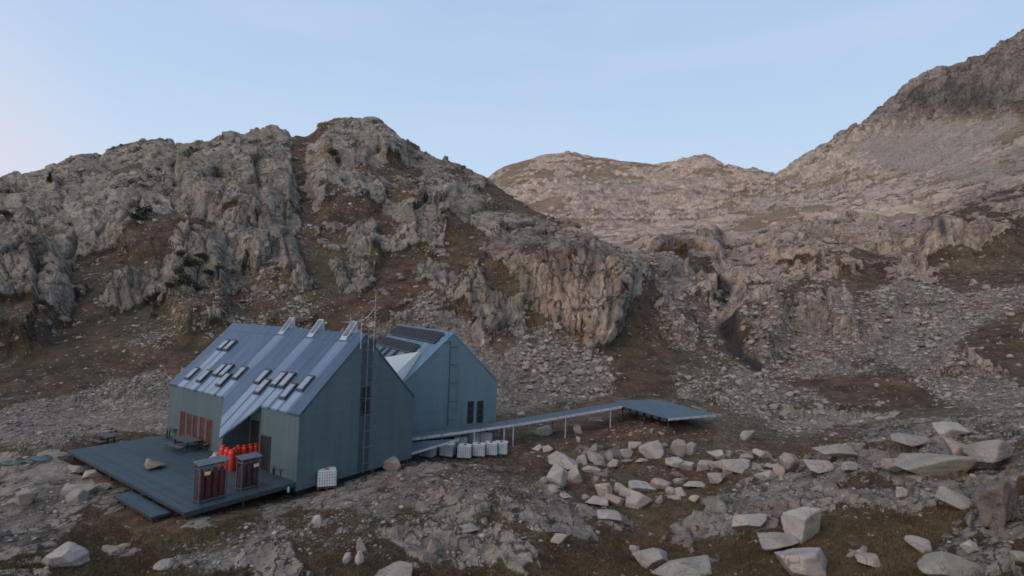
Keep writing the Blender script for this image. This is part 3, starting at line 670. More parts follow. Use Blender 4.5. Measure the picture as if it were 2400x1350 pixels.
def ground_z(x, y):
    d2 = (_gx2 - x) ** 2 + (_gy2 - y) ** 2
    return float(_gz2.ravel()[np.argmin(d2)])

def simple_mat(name, col, rough=0.6, metal=0.0, spec=0.4, var=0.25, scale=3.0, bump=0.0, stretch=(1, 1, 1)):
    m, t, b = new_mat(name); g = NT(t); co = g.n('ShaderNodeTexCoord').outputs['Object']
    nz = g.noise(g.scale(co, stretch), scale, 6, 0.65)
    c = g.mix(g.rng(nz, 0.3, 0.7), tuple(x * (1 - var) for x in col), tuple(min(1, x * (1 + var)) for x in col))
    g.l(c, b.inputs['Base Color']); b.inputs['Roughness'].default_value = rough; b.inputs['Metallic'].default_value = metal
    b.inputs['Specular IOR Level'].default_value = spec
    if bump: g.l(g.bump(nz, bump, 0.05), b.inputs['Normal'])
    return m
def lined_mat(name, col, period, axis, rough=0.5, metal=0.0, depth=0.35, var=0.15, spec=0.4, stretch=(1, 1, 1), scale=0.8):
    """Sheet or boards with joints every `period` metres along one local axis."""
    m, t, b = new_mat(name); g = NT(t); co = g.n('ShaderNodeTexCoord').outputs['Object']
    sp = g.n('ShaderNodeSeparateXYZ'); g.l(co, sp.inputs[0])
    fr = g.math('FRACT', g.math('DIVIDE', sp.outputs[axis], period))
    ln = g.rng(g.math('ABSOLUTE', g.math('SUBTRACT', fr, 0.5)), 0.40, 0.49)
    wn_ = g.n('ShaderNodeTexWhiteNoise', noise_dimensions='1D'); g.l(g.math('FLOOR', g.math('DIVIDE', sp.outputs[axis], period)), wn_.inputs['W'])
    nz = g.noise(g.scale(co, stretch), scale, 7, 0.65); n2 = g.noise(co, 9.0, 5)
    rw = 0.3 if depth > 0.1 else 0.08
    f = g.math('ADD', g.math('MULTIPLY', nz, 1 - rw), g.math('MULTIPLY', wn_.outputs[0], rw))
    c = g.mix(g.rng(f, 0.25, 0.75), tuple(x * (1 - var) for x in col), tuple(x * (1 + var) for x in col))
    c = g.mix(g.rng(n2, 0.55, 0.75, 0, 0.2), c, tuple(x * 1.5 for x in col))
    c = g.mix(g.math('MULTIPLY', ln, depth), c, tuple(x * 0.3 for x in col))
    g.l(c, b.inputs['Base Color']); b.inputs['Roughness'].default_value = rough; b.inputs['Metallic'].default_value = metal
    b.inputs['Specular IOR Level'].default_value = spec
    g.l(g.bump(g.math('SUBTRACT', g.math('MULTIPLY', nz, 0.2), ln), 0.5 if depth > 0.1 else 0.15, 0.02), b.inputs['Normal'])
    return m
def roof_mat(name, dull, bright):
    """Weathered zinc roof: standing seams, with clean runs where water drips off the roof windows (attribute wash)."""
    m, t, b = new_mat(name); g = NT(t); co = g.n('ShaderNodeTexCoord').outputs['Object']
    sp = g.n('ShaderNodeSeparateXYZ'); g.l(co, sp.inputs[0])
    fr = g.math('FRACT', g.math('DIVIDE', sp.outputs[0], 0.43)); ln = g.rng(g.math('ABSOLUTE', g.math('SUBTRACT', fr, 0.5)), 0.44, 0.49)
    at = g.n('ShaderNodeAttribute', attribute_name='wash')
    nz = g.noise(g.scale(co, (3.5, 0.25, 0.25)), 1.0, 7, 0.7); big = g.noise(co, 0.35, 5)
    fz = g.noise(g.scale(co, (9, 0.5, 0.5)), 1.0, 5, 0.7)
    w = g.math('MULTIPLY', at.outputs['Fac'], g.rng(fz, 0.25, 0.6, 0.35, 1.0))
    c = g.mix(g.rng(nz, 0.35, 0.7), tuple(x * 0.82 for x in dull), tuple(x * 1.25 for x in dull))
    c = g.mix(g.rng(big, 0.4, 0.65, 0, 0.3), c, tuple(x * 1.45 for x in dull))
    c = g.mix(w, c, bright)
    c = g.mix(g.math('MULTIPLY', ln, 0.35), c, tuple(x * 0.4 for x in dull))
    g.l(c, b.inputs['Base Color']); b.inputs['Metallic'].default_value = 0.7
    g.l(g.rng(nz, 0.3, 0.7, 0.40, 0.28), b.inputs['Roughness'])
    g.l(g.bump(g.math('SUBTRACT', g.math('MULTIPLY', big, 0.3), ln), 0.4, 0.03), b.inputs['Normal'])
    return m
M_roof = roof_mat('zinc_roof', (0.085, 0.125, 0.172), (0.36, 0.42, 0.49))
M_roof2 = roof_mat('pale_zinc_roof', (0.155, 0.25, 0.32), (0.38, 0.45, 0.50))
M_clad = lined_mat('blue_grey_cladding', (0.092, 0.136, 0.148), 0.30, 2, 0.5, 0.2, 0.06, 0.13, 0.4, (3, 3, .22), .55)
M_clad2 = lined_mat('pale_blue_grey_cladding', (0.116, 0.183, 0.218), 0.30, 2, 0.5, 0.2, 0.06, 0.12, 0.4, (3, 3, .22), .55)
M_deck = lined_mat('dark_deck_boards', (0.040, 0.067, 0.082), 0.16, 1, 0.6, 0.0, 0.6, 0.22, 0.35)
M_walk = lined_mat('blue_grey_walkway_boards', (0.066, 0.102, 0.126), 0.16, 0, 0.6, 0.0, 0.35, 0.15)
M_trim = simple_mat('dark_metal_trim', (0.045, 0.058, 0.068), 0.5, 0.3)
M_pale = simple_mat('pale_galvanised_steel', (0.36, 0.40, 0.44), 0.45, 0.5)
M_galv = simple_mat('grey_galvanised_steel', (0.135, 0.152, 0.168), 0.5, 0.5)
M_white = simple_mat('white_painted_steel', (0.36, 0.39, 0.42), 0.5)
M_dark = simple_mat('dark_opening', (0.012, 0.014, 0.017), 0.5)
M_glass = simple_mat('dark_window_glass', (0.02, 0.024, 0.03), 0.12, 0.0, 0.6, 0.1)
M_sky_glass = simple_mat('roof_window_blind', (0.23, 0.26, 0.31), 0.25, 0.0, 0.6, 0.12)
M_red_glass = simple_mat('red_brown_window', (0.085, 0.032, 0.026), 0.35, 0.0, 0.5, 0.35, 2.5)
M_shut = simple_mat('grey_brown_shutter', (0.10, 0.082, 0.076), 0.7, 0, 0.3, 0.3, 4, 0, (4, 4, 0.5))
M_red = simple_mat('red_cylinder_paint', (0.55, 0.035, 0.015), 0.42, 0, 0.5, 0.22, 4)
M_red_dk = simple_mat('dark_red_cylinder_paint', (0.10, 0.022, 0.018), 0.55, 0, 0.3, 0.3, 4)
M_brown_dk = simple_mat('dark_brown_cylinder_paint', (0.065, 0.03, 0.026), 0.6, 0, 0.3, 0.3, 4)
M_sign = simple_mat('cream_sign', (0.62, 0.50, 0.28), 0.5)
M_plank = simple_mat('weathered_plank', (0.085, 0.085, 0.09), 0.75, 0, 0.3, 0.3, 6, 0.2, (1, 6, 6))
M_ibc = simple_mat('white_plastic_tank', (0.62, 0.66, 0.66), 0.45, 0, 0.4, 0.10, 2)
M_ibc2 = simple_mat('pale_green_plastic_tank', (.52, .58, .60), 0.45, 0, 0.4, 0.14, 2)
M_pallet = simple_mat('dark_pallet', (0.045, 0.042, 0.04), 0.7)
M_cap = simple_mat('red_tank_cap', (0.45, 0.08, 0.05), 0.5)
M_pv = None

# ------------------------------------------------------------------ the two hut wings
H1 = dict(x=-26.893, y=42.624, head=-0.6122, L=17.4545, W=9.5564, zd=-10.89 + ZC)
H1['He'] = -6.863 + ZC - H1['zd']; H1['H'] = -2.143 + ZC - H1['zd']; H1['zb'] = -11.45 + ZC - H1['zd']
H2 = dict(x=-16.965, y=59.635, head=-1.06, L=16.177, W=9.148, zd=-10.6 + ZC)
H2['He'] = -6.79 + ZC - H2['zd']; H2['H'] = -2.359 + ZC - H2['zd']; H2['zb'] = -11.6 + ZC - H2['zd']
def to_local(h, p):
    c, s_ = math.cos(h['head']), math.sin(h['head']); dx, dy = p[0] - h['x'], p[1] - h['y']
    return np.array([dx * c + dy * s_, -dx * s_ + dy * c, p[2] - h['zd']])
def from_local(h, u, v, z):
    c, s_ = math.cos(h['head']), math.sin(h['head'])
    return np.array([h['x'] + u * c - v * s_, h['y'] + u * s_ + v * c, z + h['zd']])
def hit(h, px, py, p0, nrm):
    """Where the sight line through a photograph pixel meets a plane given in the wing's own axes."""
    o = to_local(h, np.array([0, 0, ZC])); r = ray(px, py); q = to_local(h, np.array([r[0], r[1], r[2] + ZC])) - o
    nrm = np.array(nrm, float); t = np.dot(np.array(p0, float) - o, nrm) / np.dot(q, nrm)
    return o + q * t
def slope(h): return (h['H'] - h['He']) / (h['W'] / 2)
def on_roof(h, px, py):
    k = slope(h); return hit(h, px, py, (0, 0, h['He']), (0, -k, 1))
def on_front(h, px, py): return hit(h, px, py, (0, 0, 0), (0, 1, 0))
def on_gable(h, px, py): return hit(h, px, py, (h['L'], 0, 0), (1, 0, 0))
def on_deck(px, py, z=0.0): return hit(H1, px, py, (0, 0, z), (0, 0, 1))
def roof_z(h, v): return h['He'] + min(v, h['W'] - v) * slope(h)
def shell(h, foot, mb):
    n = len(foot)
    for i in range(n):
        (u0, v0), (u1, v1) = foot[i], foot[(i + 1) % n]
        pts = [(u0, v0, h['zb']), (u1, v1, h['zb']), (u1, v1, roof_z(h, v1) - 0.03)]
        m = h['W'] / 2
        if (v0 - m) * (v1 - m) < 0: pts.append((u0 + (u1 - u0) * (m - v0) / (v1 - v0), m, h['H'] - 0.03))
        pts.append((u0, v0, roof_z(h, v0) - 0.03)); mb.poly(pts)
    mb.poly([(u, v, h['zb']) for u, v in foot][::-1])
    return mb
def roof_sheet(h, name, u0, u1, side, mat, washes, parent, nu=240, nv=70, over=0.06, flap=None):
    """One roof slope as a slab; `washes` = (u, half width, v of the drip, strength)."""
    k = slope(h); vv = np.linspace(-over, h['W'] / 2, nv); uu = np.linspace(u0, u1, nu)
    Ug, Vg = np.meshgrid(uu, vv)
    verts = [np.stack([Ug, Vg, h['He'] + Vg * k + 0.07], -1).reshape(-1, 3)]
    idx = np.arange(nu * nv).reshape(nv, nu); faces = [np.stack([idx[:-1, :-1], idx[:-1, 1:], idx[1:, 1:], idx[1:, :-1]], -1).reshape(-1, 4)]
    UV = [np.stack([Ug, Vg], -1).reshape(-1, 2)]
    base = nu * nv
    if flap:
        (ua, ub), (ut, vt) = flap; fn, fu = 40, 60
        w = np.linspace(0, 1, fn)[:, None]; x = np.linspace(0, 1, fu)[None]
        Fu = (ua + (ub - ua) * x) * (1 - w) + ut * w; Fv = -over + (vt + over) * w + 0 * x
        verts.append(np.stack([Fu, Fv, h['He'] + Fv * k + 0.07], -1).reshape(-1, 3)); UV.append(np.stack([Fu, Fv], -1).reshape(-1, 2))
        i2 = np.arange(fn * fu).reshape(fn, fu) + base; faces.append(np.stack([i2[1:, :-1], i2[1:, 1:], i2[:-1, 1:], i2[:-1, :-1]], -1).reshape(-1, 4))
    V = np.concatenate(verts); Fc = np.concatenate(faces); UV = np.concatenate(UV)
    # wash strength
    ws = np.zeros(len(V))
    for (uc, hw, vd, st) in washes:
        below = np.clip((vd - UV[:, 1]) / 0.06, 0, 1); fade = np.exp(-np.clip(vd - UV[:, 1], 0, 99) / 5.5)
        ws = np.maximum(ws, st * below * fade * np.clip((hw - np.abs(UV[:, 0] - uc)) / 0.10 + 0.5, 0, 1))
    # underside copy gives the slab its thickness
    low = V.copy(); low[:, 2] -= 0.09 * math.hypot(1, k)
    nV = len(V); allV = np.concatenate([V, low]); allF = [tuple(f) for f in Fc] + [tuple(int(i) + nV for i in f[::-1]) for f in Fc]
    def rim(seq):
        for a, b in zip(seq[:-1], seq[1:]): allF.append((int(a), int(b), int(b) + nV, int(a) + nV))
    rim(idx[0][::-1]); rim(idx[:, 0]); rim(idx[:, -1][::-1])
    if flap: rim(i2[:, 0][::-1]); rim(i2[:, -1])
    if side < 0:
        allV[:, 1] = h['W'] - allV[:, 1]; allF = [f[::-1] for f in allF]
    me = bpy.data.meshes.new(name); me.from_pydata(allV.tolist(), [], allF); me.update()
    a = me.attributes.new('wash', 'FLOAT', 'POINT'); a.data.foreach_set('value', np.concatenate([ws, ws]).astype(np.float32))
    return link_mesh(name, me, parent, mat)

hut = empty('mountain_hut', (H1['x'], H1['y'], H1['zd']), H1['head'])
tag(hut, 'large blue-grey metal clad mountain hut with steep zinc roof, many roof windows and terrace', 'mountain hut')
pA, pB, pT = on_roof(H1, 526, 931), on_roof(H1, 611, 952), on_roof(H1, 513, 1030)
uA, uB = float(pA[0]), float(pB[0]); rd = 1.9
mb = shell(H1, [(0, 0), (uA, 0), (uA, rd), (uB, rd), (uB, 0), (H1['L'], 0), (H1['L'], H1['W']), (0, H1['W'])], MB())
wall1 = mb.build('wall', M_clad, hut)
# roof windows: photograph corners of the lower left and upper right of each
def zpx(x, y): return 380 + x / 3.8565, 700 + y / 3.857
sky_px = [((505,472),(615,385)),((555,478),(675,390)),((212,738),(340,637)),((318,762),(447,660)),((462,706),(590,602)),((516,715),(650,608)),((492,800),(630,690)),((636,738),(775,630)),
          ((836,776),(985,658)),((832,870),(985,745)),((985,803),(1130,678)),((1055,815),(1205,685)),((1062,915),(1225,783)),((1222,845),(1375,713))]
sky_uv = []
for a_, b_ in sky_px:
    p_, q_ = on_roof(H1, *zpx(*a_)), on_roof(H1, *zpx(*b_))
    sky_uv.append(((p_[0] + q_[0]) / 2, p_[1], max(q_[1] - p_[1], 0.7)))
chim_u = [float(hit(H1, px_, py_, (0, 0, H1['H']), (0, 0, 1))[0]) for px_, py_ in ((625, 770), (694, 776), (766, 783))]
wash = [(u_, 0.36, v_, 0.95) for u_, v_, l_ in sky_uv] + [(u_, 0.42, H1['W'] / 2 - 0.5, 0.6) for u_ in chim_u] + [(u_ + 0.55, 0.16, H1['W'] / 2 - 0.5, 0.45) for u_ in chim_u]
roof_f = roof_sheet(H1, 'roof', -0.06, H1['L'] + 0.06, 1, M_roof, wash, hut, flap=((uA, uB), (float(pT[0]), float(pT[1]))))
roof_b = roof_sheet(H1, 'roof', -0.06, H1['L'] + 0.06, -1, M_roof, [], hut, 40, 10)
k1 = slope(H1); n1 = np.array([0, -k1, 1]) / math.hypot(k1, 1); s1v = np.array([0, 1, k1]) / math.hypot(k1, 1)
cap = MB()                                                   # ridge flashing, 8 mm proud of the slopes
for sg in (1, -1):
    y0_ = H1['W'] / 2; b_ = y0_ - sg * 0.62
    zz = lambda y: H1['He'] + (y if sg > 0 else H1['W'] - y) * k1 + 0.085
    cap.poly([(-0.07, y0_, zz(y0_)), (H1['L'] + 0.07, y0_, zz(y0_)), (H1['L'] + 0.07, b_, zz(b_)), (-0.07, b_, zz(b_))][::sg])
cap.build('ridge_flashing', M_roof, hut)
def roof_box(h, uc, v0, ln, hw, z0, z1, mbx, mi=0):
    """A box lying on the front slope: centre u, lower edge v, length along v, half width, heights above the sheet."""
    k = slope(h); nn = np.array([0, -k, 1]) / math.hypot(k, 1)
    P0 = lambda u, v, o: tuple(np.array([u, v, h['He'] + v * k + 0.07]) + nn * o)
    q = [(uc - hw, v0), (uc + hw, v0), (uc + hw, v0 + ln), (uc - hw, v0 + ln)]
    mbx.prism([P0(u, v, z0) for u, v in q], [P0(u, v, z1) for u, v in q], mi); return mbx
for u_, v_, l_ in sky_uv:
    f_ = roof_box(H1, u_, v_, l_, 0.36, 0.0, 0.13, MB()).build('skylight', M_trim, hut)
    roof_box(H1, u_, v_ + 0.10, l_ - 0.2, 0.26, 0.13, 0.142, MB()).build('pane', M_sky_glass, f_)
for u_ in chim_u:
    yr, zr = H1['W'] / 2, H1['H'] + 0.1
    a0 = np.array([0, yr - 0.55, zr - 0.55 * k1]); top = np.array([0, yr + 0.42, zr + 0.42 * k1 + 0.35]); a1 = np.array([0, yr + 0.62, zr - 0.62 * k1])
    prof = [a0, a1, top]
    f_ = MB().prism([(u_ - 0.33, p[1], p[2]) for p in prof], [(u_ + 0.33, p[1], p[2]) for p in prof]).build('chimney', M_pale, hut)
    d_ = (top - a0); nn = np.array([0, -d_[2], d_[1]]) / np.linalg.norm(d_)
    pp = lambda u, t, o: tuple(np.array([u, 0, 0]) + a0 + d_ * t + nn * o)
    MB().prism([pp(u_ - 0.22, .22, .0), pp(u_ + 0.22, .22, .0), pp(u_ + 0.22, .93, .0), pp(u_ - 0.22, .93, .0)], [pp(u_ - 0.22, .22, .015), pp(u_ + 0.22, .22, .015), pp(u_ + 0.22, .93, .015), pp(u_ - 0.22, .93, .015)]).build('louvre_panel', M_galv, f_)
# front: window band with five red windows, recess, doors
wa_, wb_ = on_front(H1, 424, 965), on_front(H1, 498, 984)
zt_ = 0.5 * (wa_[2] + wb_[2]); band = MB().box((wa_[0] - 0.1, -0.03, 0.06), (wb_[0] + 0.05, 0.05, zt_ + 0.05)).build('window_band', M_shut, hut)
for a_, b_ in ((425, 434), (441, 448.5), (455, 462), (471.5, 479), (488, 495.5)):
    p_, q_ = on_front(H1, a_, 1000), on_front(H1, b_, 1002)
    w_ = MB().box((p_[0], -0.05, 0.10), (q_[0], -0.031, zt_)).build('window', M_red_glass, hut)
    MB().box((p_[0] - 0.06, -0.075, 0.10), (p_[0], -0.032, zt_)).box((p_[0], -0.065, 1.15), (q_[0], -0.052, 1.2)).build('window_frame', M_trim, w_)
p_, q_ = on_front(H1, 612, 1050), on_front(H1, 633, 1050)
d_ = MB().box((p_[0], -0.02, 0.02), (q_[0], 0.06, 2.15)).build('door', M_dark, hut)
MB().box((p_[0] - 0.07, -0.05, 0.02), (p_[0], 0.02, 2.22)).box((q_[0], -0.05, 0.02), (q_[0] + 0.07, 0.02, 2.22)).box((p_[0], -0.05, 2.15), (q_[0], 0.02, 2.22)).build('door_frame', M_trim, d_)
MB().box((p_[0] + 0.08, -0.07, 1.0), (p_[0] + 0.12, -0.021, 1.15)).build('handle', M_galv, d_)
MB().box((uA + 0.3, rd - 0.06, 0.02), (uA + 1.5, rd - 0.02, 2.2)).build('door', M_dark, hut)
MB().box((uB - 0.16, 0.02, 0.0), (uB - 0.02, 0.16, H1['He'] - 0.1)).build('downpipe', M_trim, hut)
MB().box((uA + 1.7, rd - 0.05, 0.9), (uB - 0.6, rd - 0.02, 2.3)).build('window', M_glass, hut)
MB().box((H1['L'] - 0.10, -0.045, H1['zb']), (H1['L'] + 0.045, 0.10, H1['He'] - 0.05)).build('corner_trim', M_clad, hut)
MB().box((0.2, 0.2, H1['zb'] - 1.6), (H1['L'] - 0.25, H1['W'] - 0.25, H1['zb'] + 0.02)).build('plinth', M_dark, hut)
# gable: tall window, escape ladder, masts
p_, q_ = on_gable(H1, 848, 907), on_gable(H1, 862, 972)
w_ = MB().box((H1['L'] + 0.0, p_[1], q_[2]), (H1['L'] + 0.03, q_[1], p_[2])).build('window', M_glass, hut)
zm = (p_[2] + q_[2]) / 2
MB().box((H1['L'] + 0.031, p_[1] - 0.05, q_[2]), (H1['L'] + 0.06, p_[1], p_[2])).box((H1['L'] + 0.031, q_[1], q_[2]), (H1['L'] + 0.06, q_[1] + 0.05, p_[2])).box((H1['L'] + 0.031, p_[1], zm - .03), (H1['L'] + 0.05, q_[1], zm + .03)).box((H1['L'] + 0.031, p_[1], zm - .75), (H1['L'] + 0.05, q_[1], zm - .7)).build('window_frame', M_trim, w_)
la, lb = on_gable(H1, 842, 1000)[1], on_gable(H1, 866, 1000)[1]
lz0, lz1 = H1['zb'] + 0.15, H1['H'] + 0.75
MB().box((H1['L'] + .0, la - .02, H1['zb'] + .02), (H1['L'] + .006, p_[1] - .06, H1['H'] - .55)).box((H1['L'] + .0, q_[1] + .06, H1['zb'] + .02), (H1['L'] + .006, lb + .02, H1['H'] - .55)).box((H1['L'] + .0, p_[1] - .06, p_[2] + .06), (H1['L'] + .006, q_[1] + .06, H1['H'] - .55)).box((H1['L'] + .0, p_[1] - .06, H1['zb'] + .02), (H1['L'] + .006, q_[1] + .06, q_[2] - .06)).build('ladder_shade_panel', lined_mat('shade_dark_cladding', (0.055, 0.082, 0.095), 0.30, 2, 0.5, 0.2, 0.06, 0.12), hut)  # added thin panel; its dark tone paints the shade between the ladder rails
ladder = MB().bar((H1['L'] + 0.55, la, lz0), (H1['L'] + 0.55, la, lz1), 0.032).build('ladder', M_galv, hut)
MB().bar((H1['L'] + 0.55, lb, lz0 - 0.35), (H1['L'] + 0.55, lb, lz1 - 0.4), 0.028).bar((H1['L'] + 0.55, lb - 0.16, lz0 - 0.35), (H1['L'] + 0.55, lb - 0.16, lz1 - 0.4), 0.022).build('rail', M_galv, ladder)
z_ = lz0 + 0.6
while z_ < lz1 - 0.6:
    MB().bar((H1['L'] + 0.55, la, z_), (H1['L'] + 0.55, lb, z_), 0.026).bar((H1['L'] - 0.02, la, z_), (H1['L'] + 0.55, la, z_), 0.016).bar((H1['L'] - 0.02, lb, z_), (H1['L'] + 0.55, lb, z_), 0.016).build('bracket', M_galv, ladder); z_ += 1.08
z_ = lz0
while z_ < lz1 - 0.5: MB().bar((H1['L'] + 0.55, lb - 0.16, z_), (H1['L'] + 0.55, lb, z_), 0.014, 4).build('rung', M_galv, ladder); z_ += 0.27
yR = H1['W'] / 2
mast = MB().bar((H1['L'] + 0.35, yR + 0.42, H1['H'] - 1.2), (H1['L'] + 0.35, yR + 0.42, H1['H'] + 2.0), 0.019).bar((H1['L'] + 0.35, yR + 0.42, H1['H'] + 2.0), (H1['L'] + 0.35, yR + 0.42, H1['H'] + 3.1), 0.012).build('antenna_mast', M_pale, hut)
MB().bar((H1['L'] + 0.25, yR - 0.6, H1['H'] - 0.9), (H1['L'] + 0.25, yR - 0.6, H1['H'] + 0.9), 0.022).build('short_pole', M_pale, mast)
arc = MB(); prev = None
for i in range(9):
    t = i / 8; pt = (H1['L'] + 0.35 - 0.1 * t, yR + 0.42 - 1.5 * t, H1['H'] + 1.95 - 1.02 * (1 - (1 - t) ** 2.2))
    if prev: arc.bar(prev, pt, 0.022, 5)
    prev = pt
arc.build('cable', M_white, mast)
yg = MB().bar((H1['L'] + 0.25, yR - 2.1, H1['H'] + 0.9), (H1['L'] + 0.25, yR - 0.5, H1['H'] + 0.9), 0.02)
for i in range(6): yg.bar((H1['L'] + 0.02, yR - 2.0 + i * 0.26, H1['H'] + 0.9), (H1['L'] + 0.48, yR - 2.0 + i * 0.26, H1['H'] + 0.9), 0.008, 4)
yg.build('aerial', M_pale, mast)
MB().bar((H1['L'] + 0.25, yR - 1.55, H1['H'] + 0.9), (H1['L'] + 0.25, yR - 1.55, H1['H'] + 1.45), 0.01, 4).build('sensor', M_pale, mast)
MB().bar((H1['L'] + 0.35, yR + 0.42, H1['H'] + 2.35), (H1['L'] + 0.1, yR + 0.15, H1['H'] + 2.3), 0.03).build('sensor', M_pale, mast)

# second wing
annex = empty('hut_annex', (H2['x'], H2['y'], H2['zd']), H2['head'])
tag(annex, 'pale blue-grey hut annex with solar panels on its zinc roof, behind the big hut', 'hut annex')
shell(H2, [(0, 0), (H2['L'], 0), (H2['L'], H2['W']), (0, H2['W'])], MB()).build('wall', M_clad2, annex)
roof_sheet(H2, 'roof', -0.06, H2['L'] + 0.06, 1, M_roof2, [(9.0, 1.0, 3.0, .4), (12.6, .5, 4.2, .5)], annex, 120, 40)
roof_sheet(H2, 'roof', -0.06, H2['L'] + 0.06, -1, M_roof2, [], annex, 40, 10)
m_, t_, b_ = new_mat('solar_cells'); g_ = NT(t_); co_ = g_.n('ShaderNodeTexCoord').outputs['Object']
sp_ = g_.n('ShaderNodeSeparateXYZ'); g_.l(co_, sp_.inputs[0])
fr_ = g_.rng(g_.math('ABSOLUTE', g_.math('SUBTRACT', g_.math('FRACT', g_.math('DIVIDE', sp_.outputs[2], 0.28)), 0.5)), 0.44, 0.49)
g_.l(g_.mix(g_.math('MULTIPLY', fr_, 0.5), (0.014, 0.015, 0.023), (0.06, 0.065, 0.08)), b_.inputs['Base Color']); b_.inputs['Roughness'].default_value = 0.5; b_.inputs['Specular IOR Level'].default_value = 0.15
M_pv = m_
def pv_array(c, n):
    """c = photograph corners: upper left, upper right, lower right, lower left; n panels side by side."""
    q = [on_roof(H2, *p) for p in c]; u0, u1 = (q[0][0] + q[3][0]) / 2, (q[1][0] + q[2][0]) / 2; v0, v1 = (q[2][1] + q[3][1]) / 2, (q[0][1] + q[1][1]) / 2
    w = (u1 - u0) / n
    for i in range(n):
        f = roof_box(H2, u0 + (i + .5) * w, v0, v1 - v0, w * 0.49, 0.10, 0.15, MB()).build('solar_panel', M_galv, annex)
        roof_box(H2, u0 + (i + .5) * w, v0 + 0.04, v1 - v0 - 0.08, w * 0.44, 0.15, 0.155, MB()).build('cells', M_pv, f)
    r = MB()
    for vv_ in (v0 + 0.25, v1 - 0.25): roof_box(H2, (u0 + u1) / 2, vv_, 0.06, (u1 - u0) / 2 + 0.5, 0.02, 0.098, r)
    r.build('mounting_rail', M_trim, annex)
def z3(x, y): return 780 + x / 3.067, 680 + y / 3.067
pv_array([z3(470, 264), z3(806, 313), z3(740, 386), z3(405, 328)], 15)
pv_array([z3(375, 346), z3(637, 396), z3(580, 458), z3(330, 407)], 11)
for x_, y_ in ((345, 447), (385, 458), (445, 466)):
    p_ = on_roof(H2, *z3(x_, y_)); f_ = roof_box(H2, p_[0], p_[1] - 0.45, 0.9, 0.3, 0.0, 0.12, MB()).build('skylight', M_trim, annex)
    roof_box(H2, p_[0], p_[1] - 0.36, 0.72, 0.2, 0.12, 0.13, MB()).build('pane', M_glass, f_)
k2 = slope(H2); n2_ = np.array([0, -k2, 1]) / math.hypot(k2, 1)
tri = [on_roof(H2, *z3(380, 480)), on_roof(H2, *z3(637, 461)), on_roof(H2, *z3(508, 655))]
tri[0] = tri[0] + np.array([-0.6, -0.5, -0.5 * k2])
lift = [0.12, 0.12, 0.75]
MB().prism([tuple(p + n2_ * 0.072) for p in tri], [tuple(p + n2_ * (0.22 + l)) for p, l in zip(tri, lift)]).build('dormer', simple_mat('pale_sheet_metal', (0.47, 0.52, 0.53), 0.5, 0.1, 0.3, 0.04, 1.0), annex)
for a_, b_ in (((972, 800), (1005, 957)), ((1040, 797), (1075, 950))):
    p_, q_ = on_gable(H2, *z3(*a_)), on_gable(H2, *z3(*b_))
    w_ = MB().box((H2['L'], p_[1], q_[2]), (H2['L'] + 0.02, q_[1], p_[2])).build('window', M_glass, annex)
    fm = MB().box((H2['L'] + .021, p_[1] - .03, q_[2]), (H2['L'] + .05, p_[1], p_[2])).box((H2['L'] + .021, q_[1], q_[2]), (H2['L'] + .05, q_[1] + .03, p_[2]))
    for t in (0.33, 0.66): fm.box((H2['L'] + .021, p_[1], q_[2] + (p_[2] - q_[2]) * t - .02), (H2['L'] + .04, q_[1], q_[2] + (p_[2] - q_[2]) * t + .02))
    fm.build('window_frame', M_trim, w_)
a_, b_ = on_gable(H2, *z3(835, 600))[1], on_gable(H2, *z3(888, 600))[1]
l2 = MB().bar((H2['L'] + .12, a_, 0.1), (H2['L'] + .12, a_, H2['H'] - 0.75), 0.035).build('ladder', M_trim, annex)
MB().bar((H2['L'] + .3, b_, 1.0), (H2['L'] + .3, b_, H2['H'] + 0.8), 0.028).build('rail', M_galv, l2)
for i in range(5): MB().bar((H2['L'] + .2, a_, 0.6 + i * 1.6), (H2['L'] + .3, b_, 0.6 + i * 1.6), 0.025).build('bracket', M_trim, l2)
MB().bar((H2['L'] - .3, H2['W'] / 2 - .4, H2['H'] - .3), (H2['L'] - .3, H2['W'] / 2 - .4, H2['H'] + .5), 0.02).bar((H2['L'] + .12, a_, H2['H'] - 0.75), (H2['L'] + .12, a_ - 0.6, H2['H'] - 0.9), 0.03).build('cable_conduit', M_trim, annex)

# ------------------------------------------------------------------ terrace and walkways
Dd = 6.2268
deck = empty('terrace_deck', (H1['x'], H1['y'], H1['zd']), H1['head'])
tag(deck, 'broad dark grey boarded terrace along the front of the big hut', 'terrace')
MB().box((0, -Dd, -0.06), (H1['L'], -0.004, 0)).box((uA + .02, -0.004, -0.06), (uB - .02, rd - 0.01, 0)).build('boards', M_deck, deck)
MB().box((-0.02, -Dd - 0.06, -0.17), (H1['L'] + 0.02, -Dd - 0.002, -0.012)).box((H1['L'] + .002, -Dd, -0.24), (H1['L'] + .06, -0.05, -0.012)).box((-0.06, -Dd, -0.24), (-0.002, 0, -0.012)).build('edge_beam', M_trim, deck)
for i in range(6):
    for j in (0.25, 3.2):
        u_, v_ = 0.4 + i * (H1['L'] - 0.8) / 5, -Dd + j
        w_ = from_local(H1, u_, v_, 0); gz = ground_z(w_[0], w_[1]) - H1['zd']
        MB().box((u_ - .07, v_ - .07, min(gz - 0.3, -0.4)), (u_ + .07, v_ + .07, -0.061)).build('post', M_trim, deck)
bs = MB()
for j in range(7): bs.bar((0.1, -Dd + 0.15 + j, -0.15), (H1['L'] - 0.1, -Dd + 0.15 + j, -0.15), 0.07, 4)
bs.build('joists', M_trim, deck)
low = empty('lower_platform', (H1['x'], H1['y'], H1['zd']), H1['head'])
tag(low, 'small low boarded platform one step below the outer edge of the terrace', 'platform')
lp = [on_deck(x_, y_, -0.32) for x_, y_ in ((272, 1160), (352, 1212), (412, 1197), (328, 1146))]
